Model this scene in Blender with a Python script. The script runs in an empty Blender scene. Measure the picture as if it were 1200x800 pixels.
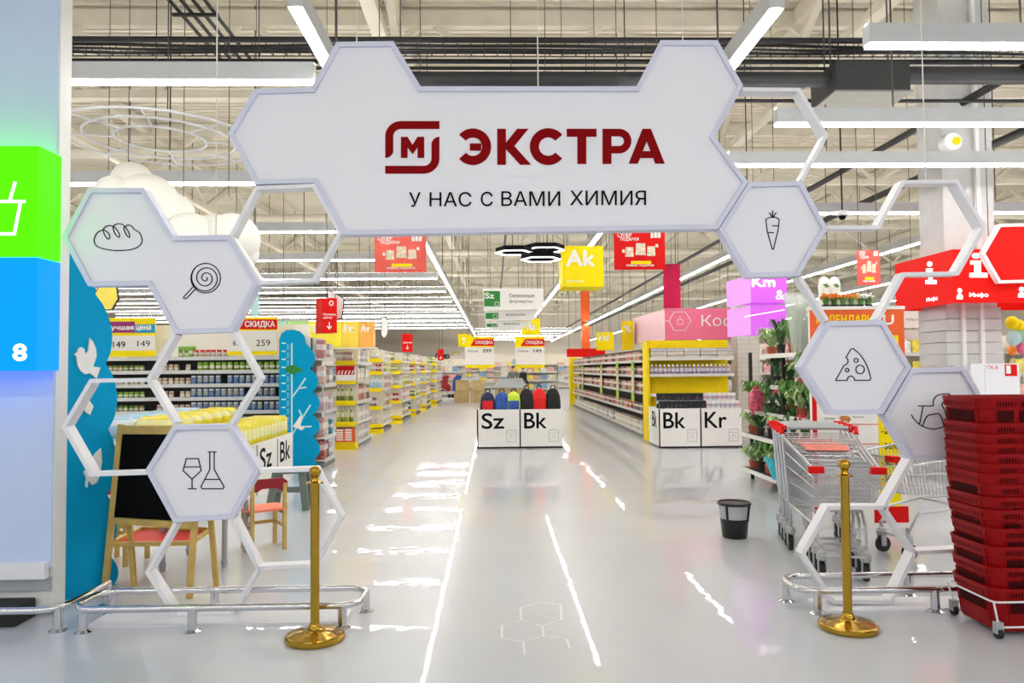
import bpy, math, random
from math import pi, sin, cos, radians, sqrt
from mathutils import Vector, Matrix, geometry

rnd = random.Random(11)
scene = bpy.context.scene
COL = scene.collection

# ---------------------------------------------------------------- camera
F_PX, CAM_H = 880.0, 1.51
RM = (Matrix.Rotation(-radians(1.43), 3, 'Z') @ Matrix.Rotation(pi / 2 + radians(2.08), 3, 'X')
      @ Matrix.Rotation(-0.0088, 3, 'Z'))
cd = bpy.data.cameras.new('camera')
cd.sensor_width = 36.0
cd.lens = 36.0 * F_PX / 1200.0
cd.clip_end = 300
cam = bpy.data.objects.new('camera', cd)
COL.objects.link(cam)
cam.matrix_world = Matrix.Translation((0, 0, CAM_H)) @ RM.to_4x4()
scene.camera = cam

# ---------------------------------------------------------------- world and exposure
world = bpy.data.worlds.new('world')
scene.world = world
world.use_nodes = True
bg = world.node_tree.nodes['Background']
bg.inputs[0].default_value = (0.93, 0.96, 1.0, 1)
bg.inputs[1].default_value = 0.75
scene.view_settings.view_transform = 'Standard'
scene.view_settings.look = 'None'
scene.view_settings.gamma = 1.0
scene.view_settings.use_curve_mapping = False
scene.view_settings.exposure = 0.16
LAMP = 28.0            # emission of the strip light diffusers


def ray(px, py):
    return RM @ Vector((px - 600.0, 400.0 - py, -F_PX))


def at(px, py, Y):
    d = ray(px, py)
    t = Y / d.y
    return Vector((d.x * t, Y, CAM_H + d.z * t))


def fl(px, py, z=0.0):
    d = ray(px, py)
    t = (z - CAM_H) / d.z
    return Vector((d.x * t, d.y * t, z))


# ---------------------------------------------------------------- materials
def C(r, g, b):
    def f(u):
        u /= 255.0
        return u / 12.92 if u <= 0.04045 else ((u + 0.055) / 1.055) ** 2.4
    return (f(r), f(g), f(b), 1.0)


MATS = {}


def mat(name, col, rough=0.6, metal=0.0, var=0.06, scale=6.0, emit=0.0, bump=0.0, coat=0.0, trans=0.0, alpha=1.0, spec=0.5, dim=1.0):
    if name in MATS:
        return MATS[name]
    m = bpy.data.materials.new(name)
    m.use_nodes = True
    nt = m.node_tree
    b = nt.nodes['Principled BSDF']
    b.inputs['Roughness'].default_value = rough
    b.inputs['Metallic'].default_value = metal
    b.inputs['Coat Weight'].default_value = coat
    b.inputs['Specular IOR Level'].default_value = spec
    b.inputs['Transmission Weight'].default_value = trans
    b.inputs['Alpha'].default_value = alpha
    tc = nt.nodes.new('ShaderNodeTexCoord')
    nz = nt.nodes.new('ShaderNodeTexNoise')
    nz.inputs['Scale'].default_value = scale
    nz.inputs['Detail'].default_value = 3
    nt.links.new(tc.outputs['Object'], nz.inputs['Vector'])
    rp = nt.nodes.new('ShaderNodeValToRGB')
    rp.color_ramp.elements[0].position = 0.3
    rp.color_ramp.elements[1].position = 0.7
    rp.color_ramp.elements[0].color = tuple(dim * c * (1 - var) for c in col[:3]) + (1,)
    rp.color_ramp.elements[1].color = tuple(min(1, dim * c * (1 + var)) for c in col[:3]) + (1,)
    nt.links.new(nz.outputs['Fac'], rp.inputs['Fac'])
    nt.links.new(rp.outputs['Color'], b.inputs['Base Color'])
    if emit:
        b.inputs['Emission Color'].default_value = col
        b.inputs['Emission Strength'].default_value = emit
    if bump:
        bp = nt.nodes.new('ShaderNodeBump')
        bp.inputs['Strength'].default_value = bump
        bp.inputs['Distance'].default_value = 0.01
        nt.links.new(nz.outputs['Fac'], bp.inputs['Height'])
        nt.links.new(bp.outputs['Normal'], b.inputs['Normal'])
    MATS[name] = m
    return m


def pack_mat(name, palette, label=(240, 238, 230), z0=0.25, z1=0.7, top=None, ztop=0.85, rough=0.4, printed=0.5, pscale=5.0):
    """packaging: colour picked per item, a printed label band, an optional cap colour, small print"""
    if name in MATS:
        return MATS[name]
    m = bpy.data.materials.new(name)
    m.use_nodes = True
    nt = m.node_tree
    L = nt.links.new
    b = nt.nodes['Principled BSDF']
    b.inputs['Roughness'].default_value = rough
    oi = nt.nodes.new('ShaderNodeObjectInfo')
    rp = nt.nodes.new('ShaderNodeValToRGB')
    cr = rp.color_ramp
    cr.interpolation = 'CONSTANT'
    while len(cr.elements) < len(palette):
        cr.elements.new(0.5)
    for i, c in enumerate(palette):
        cr.elements[i].position = i / len(palette)
        cr.elements[i].color = tuple(v_ ** 1.25 * 0.78 for v_ in C(*c)[:3]) + (1,)
    L(oi.outputs['Random'], rp.inputs['Fac'])
    tc = nt.nodes.new('ShaderNodeTexCoord')
    sx = nt.nodes.new('ShaderNodeSeparateXYZ')
    L(tc.outputs['Generated'], sx.inputs[0])

    def band(lo, hi):
        a = nt.nodes.new('ShaderNodeMath'); a.operation = 'GREATER_THAN'; a.inputs[1].default_value = lo
        c = nt.nodes.new('ShaderNodeMath'); c.operation = 'LESS_THAN'; c.inputs[1].default_value = hi
        d = nt.nodes.new('ShaderNodeMath'); d.operation = 'MULTIPLY'
        L(sx.outputs['Z'], a.inputs[0]); L(sx.outputs['Z'], c.inputs[0])
        L(a.outputs[0], d.inputs[0]); L(c.outputs[0], d.inputs[1])
        return d.outputs[0]

    def mix(fac, a, bcol):
        x = nt.nodes.new('ShaderNodeMix'); x.data_type = 'RGBA'
        L(fac, x.inputs['Factor'])
        L(a, x.inputs['A'])
        if isinstance(bcol, tuple):
            x.inputs['B'].default_value = bcol
        else:
            L(bcol, x.inputs['B'])
        return x.outputs['Result']
    col = mix(band(z0, z1), rp.outputs['Color'], tuple(v_ * 0.8 for v_ in C(*label)[:3]) + (1,))
    # small print: cells shifted per item
    vo = nt.nodes.new('ShaderNodeTexVoronoi')
    vo.inputs['Scale'].default_value = pscale
    ad = nt.nodes.new('ShaderNodeVectorMath'); ad.operation = 'ADD'
    cb = nt.nodes.new('ShaderNodeCombineXYZ')
    mu = nt.nodes.new('ShaderNodeMath'); mu.operation = 'MULTIPLY'; mu.inputs[1].default_value = 37.0
    L(oi.outputs['Random'], mu.inputs[0])
    L(mu.outputs[0], cb.inputs[0]); L(mu.outputs[0], cb.inputs[2])
    L(tc.outputs['Generated'], ad.inputs[0]); L(cb.outputs[0], ad.inputs[1])
    L(ad.outputs[0], vo.inputs['Vector'])
    st = nt.nodes.new('ShaderNodeMath'); st.operation = 'LESS_THAN'; st.inputs[1].default_value = 0.33
    L(vo.outputs['Distance'], st.inputs[0])
    ml = nt.nodes.new('ShaderNodeMath'); ml.operation = 'MULTIPLY'; ml.inputs[1].default_value = printed
    L(st.outputs[0], ml.inputs[0])
    col = mix(ml.outputs[0], col, vo.outputs['Color'])
    if top:
        col = mix(band(ztop, 2.0), col, C(*top))
    L(col, b.inputs['Base Color'])
    MATS[name] = m
    return m


M = {}
M['white'] = mat('white_lacquer', C(234, 234, 238), 0.45, var=0.01)
M['panel'] = mat('sign_board_white', C(236, 235, 242), 0.5, var=0.008, scale=3)
M['frame'] = mat('frame_pale_lavender', C(214, 216, 234), 0.5, var=0.01, spec=0.3)
M['darkred'] = mat('lettering_dark_red', C(134, 2, 8), 0.7, var=0.02, spec=0.1)
M['black'] = mat('ink_black', C(9, 9, 11), 0.7, var=0.05, spec=0.12)
M['line'] = mat('icon_line_dark', C(30, 30, 36), 0.7, var=0.03, spec=0.1)
M['gold'] = mat('polished_brass', C(178, 142, 52), 0.16, 1.0, var=0.05)
M['chrome'] = mat('chrome_tube', C(205, 205, 208), 0.12, 1.0, var=0.02)
M['wire'] = mat('zinc_wire', C(196, 197, 200), 0.28, 0.85, var=0.04)
M['grey_metal'] = mat('grey_painted_metal', C(176, 178, 180), 0.4, 0.2)
M['rubber'] = mat('black_rubber', C(26, 26, 28), 0.6)
M['darkmetal'] = mat('dark_pipe_paint', C(30, 30, 32), 0.5, 0.2)
M['duct'] = mat('duct_dark_grey', C(48, 49, 51), 0.5, 0.2)
M['steel'] = mat('beam_beige_paint', C(218, 211, 192), 0.6, var=0.08, scale=2)
M['deck'] = mat('roof_deck_cream', C(228, 220, 200), 0.6, var=0.06, scale=0.7)
M['wallgrey'] = mat('wall_warm_grey', C(232, 222, 206), 0.7, var=0.05, scale=0.6)
M['lampbody'] = mat('lamp_trunking_grey', C(198, 200, 202), 0.4, 0.1, var=0.02)
M['lamp'] = mat('lamp_diffuser', (1.0, 0.985, 0.955, 1), 0.5, var=0.0, emit=LAMP)
M['roofglow'] = mat('lamp_uplight', (1.0, 0.98, 0.95, 1), 0.5, var=0.0, emit=LAMP * 1.15)  # added upward glow that brightens the roof, no real lamp part
M['hexlamp'] = mat('pendant_diffuser', (1.0, 0.99, 0.97, 1), 0.5, var=0.0, emit=4.0)
M['cord'] = mat('wire_dark', C(60, 58, 54), 0.6)
M['ropewhite'] = mat('wire_white', C(222, 220, 214), 0.6)
M['red'] = mat('red_plastic_sign', C(222, 22, 18), 0.6, var=0.03, spec=0.15)
M['redlit'] = mat('red_backlit_panel', C(232, 20, 10), 0.6, var=0.02, emit=0.45, spec=0.15, dim=0.6)
M['basketred'] = mat('red_basket_plastic', C(146, 0, 6), 0.4, var=0.08, spec=0.2)
M['slotshade'] = mat('basket_slot_shade', C(60, 0, 3), 0.6, spec=0.1)  # tone painted for the shade inside the basket
M['marking'] = mat('floor_marking_pale', C(222, 223, 226), 0.3, var=0.02)
M['deckshade'] = mat('roof_deck_trough_shade', C(142, 133, 110), 0.7, var=0.08, scale=0.7)  # darker tone paints rib shadow into the trough faces
M['yellow'] = mat('yellow_sign', C(252, 226, 6), 0.6, var=0.03, spec=0.2)
M['yellowmetal'] = mat('yellow_shelf_metal', C(248, 218, 14), 0.6, var=0.04, spec=0.2)
M['shelf'] = mat('shelf_white_metal', C(226, 224, 218), 0.45, var=0.03)
M['shelfdark'] = mat('shelf_back_dark', C(48, 46, 44), 0.6)
M['rail'] = mat('price_rail_grey', C(208, 208, 206), 0.35, var=0.08, scale=30)
M['kick'] = mat('plinth_grey', C(120, 118, 112), 0.5)
M['lime'] = mat('lime_paper', C(150, 205, 40), 0.6, var=0.15, scale=9)
M['green'] = mat('green_sign_print', C(24, 128, 40), 0.5)
M['orange'] = mat('orange_print', C(240, 96, 22), 0.5)
M['pink'] = mat('pink_sign', C(240, 122, 158), 0.7, var=0.03, spec=0.15)
M['pinkpale'] = mat('pale_pink_sign', C(250, 205, 215), 0.5, var=0.03)
M['crimson'] = mat('crimson_banner', C(206, 36, 84), 0.7, spec=0.15)
M['magenta'] = mat('magenta_backlit', C(228, 112, 246), 0.6, var=0.02, emit=0.4, spec=0.15, dim=0.6)
M['magentapale'] = mat('magenta_pale_backlit', C(240, 168, 250), 0.6, var=0.02, emit=0.4, spec=0.15, dim=0.6)
M['bluecut'] = mat('teal_blue_board', C(0, 156, 204), 0.7, var=0.02, spec=0.12)
M['paper'] = mat('paper_white', C(240, 238, 232), 0.6, var=0.02)
M['paperwarm'] = mat('price_paper', C(236, 232, 224), 0.6, var=0.02)
M['wood'] = mat('pine_wood', C(205, 172, 92), 0.5, var=0.14, scale=14)
M['board'] = mat('blackboard', C(8, 8, 9), 0.8, var=0.2, spec=0.1)
M['redfabric'] = mat('red_seat', C(210, 42, 30), 0.6)
M['salmon'] = mat('salmon_seat', C(246, 128, 92), 0.5)
M['burgundy'] = mat('dark_red_backrest', C(150, 10, 24), 0.45)
M['stool'] = mat('grey_green_plastic', C(104, 112, 104), 0.5)
M['plastic'] = mat('black_plastic_bag', C(9, 9, 10), 0.35, bump=0.4, scale=20)
M['greenlit'] = mat('green_backlit', (0.04, 0.9, 0.0, 1), 0.6, var=0.01, emit=2.6, spec=0.1, dim=0.15)
M['bluelit'] = mat('blue_backlit', (0.0, 0.17, 0.9, 1), 0.6, var=0.01, emit=2.0, spec=0.1, dim=0.1)
M['whitelit'] = mat('white_backlit', (1, 1, 1, 1), 0.4, var=0.0, emit=1.0)
M['paleblue'] = mat('pale_blue_panel', C(196, 212, 240), 0.6, var=0.01, spec=0.25)
M['whiteedge'] = mat('panel_edge_white', C(228, 227, 224), 0.5, var=0.01)
M['ball'] = mat('white_paper_ball', C(244, 242, 234), 0.7, var=0.02, scale=3, bump=0.05)
M['leafgreen'] = mat('leaf_green', C(98, 146, 62), 0.5, var=0.35, scale=16)
M['leafdark'] = mat('leaf_dark_green', C(56, 100, 50), 0.45, var=0.35, scale=16)
M['leafpale'] = mat('leaf_pale_green', C(170, 198, 132), 0.5, var=0.3, scale=18)
M['petal'] = mat('orange_petals', C(240, 130, 30), 0.6, var=0.3, scale=30)
M['petalpink'] = mat('pink_petals', C(226, 60, 90), 0.6, var=0.3, scale=30)
M['petalwhite'] = mat('white_petals', C(245, 245, 238), 0.6, var=0.05, scale=30)
M['terracotta'] = mat('terracotta_pot', C(186, 92, 62), 0.7)
M['potdark'] = mat('dark_pot', C(40, 34, 32), 0.6)
M['cardboard'] = mat('cardboard', C(200, 172, 120), 0.8, var=0.1)
M['greyboard'] = mat('grey_lid', C(160, 164, 166), 0.5)
M['backred'] = mat('red_rucksack_cloth', C(226, 24, 20), 0.7, bump=0.3, scale=18)
M['backblack'] = mat('black_rucksack_cloth', C(22, 21, 23), 0.7, bump=0.3, scale=18)
M['backblue'] = mat('blue_rucksack_cloth', C(40, 84, 168), 0.6, var=0.4, scale=22)
M['backnavy'] = mat('navy_rucksack_cloth', C(26, 34, 72), 0.6, var=0.5, scale=18)
M['backlime'] = mat('lime_rucksack_cloth', C(200, 222, 60), 0.6, var=0.1)
M['cyan'] = mat('pale_cyan_banner', C(186, 228, 226), 0.6)
M['brownboard'] = mat('price_grey', C(214, 210, 202), 0.6)
M['skinpoly'] = mat('column_tile_grey', C(196, 196, 194), 0.5)


def course_mat(name, col, joint, h):
    m = bpy.data.materials.new(name)
    m.use_nodes = True
    nt = m.node_tree
    b = nt.nodes['Principled BSDF']
    b.inputs['Roughness'].default_value = 0.5
    br = nt.nodes.new('ShaderNodeTexBrick')
    br.offset = 0.0
    br.inputs['Color1'].default_value = col
    br.inputs['Color2'].default_value = tuple(c * 0.95 for c in col[:3]) + (1,)
    br.inputs['Mortar'].default_value = joint
    br.inputs['Scale'].default_value = 1.0
    br.inputs['Mortar Size'].default_value = 0.006
    br.inputs['Brick Width'].default_value = 0.2
    br.inputs['Row Height'].default_value = h
    tc = nt.nodes.new('ShaderNodeTexCoord')
    sp = nt.nodes.new('ShaderNodeSeparateXYZ')
    cb = nt.nodes.new('ShaderNodeCombineXYZ')
    ad = nt.nodes.new('ShaderNodeMath')
    nt.links.new(tc.outputs['Object'], sp.inputs[0])
    nt.links.new(sp.outputs['X'], ad.inputs[0]); nt.links.new(sp.outputs['Y'], ad.inputs[1])
    nt.links.new(ad.outputs[0], cb.inputs['X']); nt.links.new(sp.outputs['Z'], cb.inputs['Y'])
    nt.links.new(cb.outputs[0], br.inputs['Vector'])
    nt.links.new(br.outputs['Color'], b.inputs['Base Color'])
    return m


M['smalltile'] = course_mat('small_cream_tile', C(214, 208, 200), C(190, 184, 176), 0.1)


def floor_mat():
    m = bpy.data.materials.new('polished_floor')
    m.use_nodes = True
    nt = m.node_tree
    L = nt.links.new
    b = nt.nodes['Principled BSDF']
    b.inputs['Roughness'].default_value = 0.3
    b.inputs['IOR'].default_value = 1.5
    b.inputs['Specular IOR Level'].default_value = 0.3
    b.inputs['Coat Weight'].default_value = 0.6
    b.inputs['Coat Roughness'].default_value = 0.015
    tc = nt.nodes.new('ShaderNodeTexCoord')
    n1 = nt.nodes.new('ShaderNodeTexNoise'); n1.inputs['Scale'].default_value = 0.8; n1.inputs['Detail'].default_value = 5
    n2 = nt.nodes.new('ShaderNodeTexNoise'); n2.inputs['Scale'].default_value = 60; n2.inputs['Detail'].default_value = 2
    L(tc.outputs['Object'], n1.inputs['Vector']); L(tc.outputs['Object'], n2.inputs['Vector'])
    rp = nt.nodes.new('ShaderNodeValToRGB')
    rp.color_ramp.elements[0].position = 0.3; rp.color_ramp.elements[1].position = 0.7
    rp.color_ramp.elements[0].color = C(193, 197, 204); rp.color_ramp.elements[1].color = C(202, 205, 211)
    L(n1.outputs['Fac'], rp.inputs['Fac'])
    # scuffs
    r2 = nt.nodes.new('ShaderNodeValToRGB')
    r2.color_ramp.elements[0].position = 0.24; r2.color_ramp.elements[1].position = 0.3
    r2.color_ramp.elements[0].color = (0.75, 0.75, 0.75, 1); r2.color_ramp.elements[1].color = (1, 1, 1, 1)
    L(n2.outputs['Fac'], r2.inputs['Fac'])
    mx = nt.nodes.new('ShaderNodeMix'); mx.data_type = 'RGBA'; mx.blend_type = 'MULTIPLY'
    mx.inputs['Factor'].default_value = 1.0
    L(rp.outputs['Color'], mx.inputs['A']); L(r2.outputs['Color'], mx.inputs['B'])
    L(mx.outputs['Result'], b.inputs['Base Color'])
    # slow waviness of the poured surface
    n3 = nt.nodes.new('ShaderNodeTexNoise'); n3.inputs['Scale'].default_value = 5.0; n3.inputs['Detail'].default_value = 1
    L(tc.outputs['Object'], n3.inputs['Vector'])
    bp = nt.nodes.new('ShaderNodeBump'); bp.inputs['Strength'].default_value = 0.07; bp.inputs['Distance'].default_value = 0.01
    L(n3.outputs['Fac'], bp.inputs['Height'])
    L(bp.outputs['Normal'], b.inputs['Coat Normal'])
    return m


M['floor'] = floor_mat()


# ---------------------------------------------------------------- mesh helpers
def acc(o):
    v = Vector((0, 0, 0))
    while o is not None:
        v += o.location
        o = o.parent
    return v


class MB:
    def __init__(s):
        s.v, s.f, s.m = [], [], []

    def add(s, vs, fs, mi=0):
        o = len(s.v)
        s.v += [Vector(v) for v in vs]
        s.f += [tuple(i + o for i in f) for f in fs]
        s.m += [mi] * len(fs)
        return s

    def box(s, a, b, mi=0):
        x0, y0, z0 = a
        x1, y1, z1 = b
        return s.add([(x0, y0, z0), (x1, y0, z0), (x1, y1, z0), (x0, y1, z0),
                      (x0, y0, z1), (x1, y0, z1), (x1, y1, z1), (x0, y1, z1)],
                     [(3, 2, 1, 0), (4, 5, 6, 7), (0, 1, 5, 4), (1, 2, 6, 5), (2, 3, 7, 6), (3, 0, 4, 7)], mi)

    def bar(s, a, b, w, h, mi=0, up=(0, 0, 1)):
        a, b = Vector(a), Vector(b)
        d = (b - a).normalized()
        u = Vector(up)
        if abs(d.dot(u)) > 0.95:
            u = Vector((0, 1, 0))
        r = d.cross(u).normalized()
        u = r.cross(d).normalized()
        vs = []
        for p in (a, b):
            for sx, sy in ((-1, -1), (1, -1), (1, 1), (-1, 1)):
                vs.append(p + r * (sx * w / 2) + u * (sy * h / 2))
        return s.add(vs, [(0, 1, 2, 3), (7, 6, 5, 4), (0, 4, 5, 1), (1, 5, 6, 2), (2, 6, 7, 3), (3, 7, 4, 0)], mi)

    def tube(s, pts, r, n=8, mi=0, closed=False):
        pts = [Vector(p) for p in pts]
        k = len(pts)
        prev = None
        rings = []
        for i in range(k):
            if closed:
                t = (pts[(i + 1) % k] - pts[i - 1]).normalized()
            else:
                t = (pts[min(i + 1, k - 1)] - pts[max(i - 1, 0)]).normalized()
            if prev is None:
                u = Vector((0, 0, 1)) if abs(t.z) < 0.9 else Vector((1, 0, 0))
                u = (u - t * u.dot(t)).normalized()
            else:
                u = (prev - t * prev.dot(t)).normalized()
            prev = u
            w = t.cross(u)
            rr = r[i] if isinstance(r, (list, tuple)) else r
            rings.append([pts[i] + (u * cos(2 * pi * j / n) + w * sin(2 * pi * j / n)) * rr for j in range(n)])
        vs = [p for rg in rings for p in rg]
        fs = []
        for i in range(k if closed else k - 1):
            a, b = i * n, ((i + 1) % k) * n
            for j in range(n):
                fs.append((a + j, a + (j + 1) % n, b + (j + 1) % n, b + j))
        if not closed:
            fs.append(tuple(range(n - 1, -1, -1)))
            fs.append(tuple((k - 1) * n + j for j in range(n)))
        return s.add(vs, fs, mi)

    def lathe(s, prof, n=24, c=(0, 0, 0), mi=0):
        vs, fs = [], []
        c = Vector(c)
        for r, z in prof:
            for j in range(n):
                a = 2 * pi * j / n
                vs.append(c + Vector((r * cos(a), r * sin(a), z)))
        for i in range(len(prof) - 1):
            for j in range(n):
                fs.append((i * n + j, i * n + (j + 1) % n, (i + 1) * n + (j + 1) % n, (i + 1) * n + j))
        if prof[0][0] > 1e-5:
            fs.append(tuple(range(n - 1, -1, -1)))
        if prof[-1][0] > 1e-5:
            fs.append(tuple((len(prof) - 1) * n + j for j in range(n)))
        return s.add(vs, fs, mi)

    def ball(s, c, r, n=20, k=12, mi=0, sz=1.0):
        prof = [(max(1e-6, r * sin(pi * i / k)), -r * sz * cos(pi * i / k)) for i in range(k + 1)]
        return s.lathe(prof, n, c, mi)

    def prism(s, poly, d, mi=0):
        """closed planar polygon of 3-D points pushed along d"""
        n = len(poly)
        d = Vector(d)
        vs = [Vector(p) for p in poly] + [Vector(p) + d for p in poly]
        fs = [tuple(range(n)), tuple(range(2 * n - 1, n - 1, -1))]
        fs += [(i, i + n, (i + 1) % n + n, (i + 1) % n) for i in range(n)]
        return s.add(vs, fs, mi)

    def xf(s, T):
        s.v = [T @ v for v in s.v]
        return s

    def mesh(s, name, mats):
        me = bpy.data.meshes.new(name)
        me.from_pydata([tuple(v) for v in s.v], [], s.f)
        for m in (mats if isinstance(mats, (list, tuple)) else [mats]):
            me.materials.append(m)
        if any(s.m):
            me.polygons.foreach_set('material_index', s.m)
        return me

    def build(s, name, mats, parent=None, smooth=False, origin=None):
        base = acc(parent) if parent else Vector((0, 0, 0))
        if origin is None:
            lo = [min(v[i] for v in s.v) for i in range(3)]
            hi = [max(v[i] for v in s.v) for i in range(3)]
            org = Vector(((lo[0] + hi[0]) / 2, (lo[1] + hi[1]) / 2, lo[2]))
        else:
            org = Vector(origin)
        s.v = [v - org for v in s.v]
        me = s.mesh(name, mats)
        if smooth:
            me.polygons.foreach_set('use_smooth', [True] * len(me.polygons))
            try:
                me.set_sharp_from_angle(angle=radians(40))
            except Exception:
                pass
        me.update()
        o = bpy.data.objects.new(name, me)
        COL.objects.link(o)
        o.parent = parent
        o.location = org - base
        return o


def tag(o, label=None, cat=None, group=None, kind=None):
    if label:
        o['label'] = label
    if cat:
        o['category'] = cat
    if group:
        o['group'] = group
    if kind:
        o['kind'] = kind
    return o


def thing(name, label, cat, loc=(0, 0, 0), group=None, kind=None):
    o = bpy.data.objects.new(name, None)
    o.empty_display_size = 0.1
    COL.objects.link(o)
    o.location = Vector(loc)
    return tag(o, label, cat, group, kind)


def copy_tree(o, parent=None):
    c = o.copy()
    COL.objects.link(c)
    c.parent = parent
    for ch in list(o.children):
        copy_tree(ch, c)
    return c


def struct(o, label=None, cat=None):
    o['kind'] = 'structure'
    if label:
        tag(o, label, cat)
    return o


# ---------------------------------------------------------------- lettering
TXT = {}


def fill_outlines(vs, ed):
    """triangles inside closed outlines that may overlap (non-zero winding)"""
    # chain the edges into loops in order, so that each keeps its direction
    nxt = {}
    for a, b in ed:
        nxt.setdefault(a, []).append(b)
        nxt.setdefault(b, []).append(a)
    seen, segs = set(), []
    for s in range(len(vs)):
        if s in seen or s not in nxt:
            continue
        loop, p, c = [s], None, s
        seen.add(s)
        while True:
            o = [q for q in nxt[c] if q != p]
            up = [q for q in o if q not in seen]
            if not up:
                break
            q = c + 1 if c + 1 in up else up[0]
            loop.append(q)
            seen.add(q)
            p, c = c, q
        for i in range(len(loop)):
            segs.append((vs[loop[i]], vs[loop[(i + 1) % len(loop)]]))
    r = geometry.delaunay_2d_cdt(vs, ed, [], 0, 1e-5)
    ov, of = r[0], r[2]
    keep = []
    for f in of:
        cx = sum(ov[i].x for i in f) / len(f)
        cy = sum(ov[i].y for i in f) / len(f)
        w = 0
        for a, b in segs:
            if (a.y <= cy) != (b.y <= cy):
                x = a.x + (cy - a.y) / (b.y - a.y) * (b.x - a.x)
                if x > cx:
                    w += 1 if b.y > a.y else -1
        if w:
            keep.append(tuple(f))
    return [(v.x, v.y) for v in ov], keep


def text2d(body, bold=0.0):
    bold = 0.0
    key = (body, bold)
    if key not in TXT:
        cu = bpy.data.curves.new('lettering_curve', 'FONT')
        cu.body = body
        cu.offset = bold
        cu.resolution_u = 4
        cu.fill_mode = 'NONE'
        ob = bpy.data.objects.new('lettering_source', cu)
        COL.objects.link(ob)
        dg = bpy.context.evaluated_depsgraph_get()
        me = bpy.data.meshes.new_from_object(ob.evaluated_get(dg))
        vs0 = [Vector((v.co.x, v.co.y)) for v in me.vertices]
        ed = [tuple(e.vertices) for e in me.edges]
        bpy.data.meshes.remove(me)
        vs, fs = fill_outlines(vs0, ed)
        bpy.data.objects.remove(ob)
        bpy.data.curves.remove(cu)
        x0 = min(v[0] for v in vs); x1 = max(v[0] for v in vs)
        y0 = min(v[1] for v in vs); y1 = max(v[1] for v in vs)
        TXT[key] = ([((x - x0) / (x1 - x0), (y - y0) / (y1 - y0)) for x, y in vs], fs, (x1 - x0) / (y1 - y0))
    return TXT[key]


def letters(mb, body, o, u, v, bold=0.0, lift=0.002, mi=0, fit=True):
    """lettering filling the rectangle o, o+u, o+v; slightly raised; if not fit, v gives the height and u the direction"""
    vs, fs, asp = text2d(body, bold)
    o, u, v = Vector(o), Vector(u), Vector(v)
    if not fit:
        u = u.normalized() * v.length * asp
    n = u.cross(v).normalized() * lift
    e = min(bold, 0.05) * 1.1 * v.length
    du, dv = u.normalized() * e, v.normalized() * e
    for k, (sa, sb) in enumerate(((0, 0), (1, 0), (-1, 0), (0, 1), (0, -1)) if bold > 0 else ((0, 0),)):
        s_ = du * sa + dv * sb - n * (0.04 * k)
        mb.add([o + u * a + v * b + n + s_ for a, b in vs], fs, mi)
    return mb


def px_letters(mb, body, x0, y0, x1, y1, Y, bold=0.0, lift=0.002, mi=0, skew=0.0):
    """lettering on a board that faces the camera at depth Y, between two image corners"""
    o = at(x0, y1 + skew, Y)
    return letters(mb, body, o, at(x1, y1, Y) - o, at(x0, y0 + skew, Y) - o, bold, lift, mi)


# ---------------------------------------------------------------- outlines
def area2(p):
    return sum(p[i][0] * p[(i + 1) % len(p)][1] - p[(i + 1) % len(p)][0] * p[i][1] for i in range(len(p))) / 2


def offset(pts, d, closed=True):
    """mitred offset to the left of the direction of travel by d"""
    n = len(pts)
    out = []
    for i in range(n):
        p = Vector(pts[i])
        if closed or 0 < i < n - 1:
            a = (p - Vector(pts[i - 1])).normalized()
            b = (Vector(pts[(i + 1) % n]) - p).normalized()
        elif i == 0:
            a = b = (Vector(pts[1]) - p).normalized()
        else:
            a = b = (p - Vector(pts[i - 1])).normalized()
        na, nb = Vector((-a.y, a.x)), Vector((-b.y, b.x))
        m = (na + nb)
        m = m / max(0.3, m.dot(na)) if m.length > 1e-6 else na
        out.append(p + m * d)
    return out


def smooth_path(pts, k=5, closed=False):
    n = len(pts)
    out = []
    rng = range(n) if closed else range(n - 1)
    for i in rng:
        g = lambda j: Vector(pts[j % n]) if closed else Vector(pts[max(0, min(n - 1, j))])
        p0, p1, p2, p3 = g(i - 1), g(i), g(i + 1), g(i + 2)
        for q in range(k):
            t = q / k
            out.append(0.5 * ((2 * p1) + (p2 - p0) * t + (2 * p0 - 5 * p1 + 4 * p2 - p3) * t * t + (3 * p1 - p0 - 3 * p2 + p3) * t ** 3))
    if not closed:
        out.append(Vector(pts[-1]))
    return out


def strip(mb, pts, w, y0, y1, closed=False, mi=0):
    """a band of width w following a 2-D (x,z) line, from depth y0 to y1"""
    a = offset(pts, w / 2, closed)
    b = offset(pts, -w / 2, closed)
    return ring(mb, a, b, y0, y1, closed, mi)


def ring(mb, a, b, y0, y1, closed=True, mi=0):
    n = len(a)
    vs = [(p[0], y0, p[1]) for p in a] + [(p[0], y0, p[1]) for p in b] + [(p[0], y1, p[1]) for p in a] + [(p[0], y1, p[1]) for p in b]
    fs = []
    for i in range(n if closed else n - 1):
        j = (i + 1) % n
        fs += [(i, j, n + j, n + i), (2 * n + j, 2 * n + i, 3 * n + i, 3 * n + j),
               (i, 2 * n + i, 2 * n + j, j), (n + j, 3 * n + j, 3 * n + i, n + i)]
    if not closed:
        fs += [(0, n, 3 * n, 2 * n), (n - 1, 3 * n - 1, 4 * n - 1, 2 * n - 1)]
    return mb.add(vs, fs, mi)


def slab(mb, poly, y0, y1, mi=0):
    return mb.prism([(p[0], y0, p[1]) for p in poly], (0, y1 - y0, 0), mi)


def P2(pts, Y):
    out = []
    for px, py in pts:
        v = at(px, py, Y)
        out.append((v.x, v.z))
    return out


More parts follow.
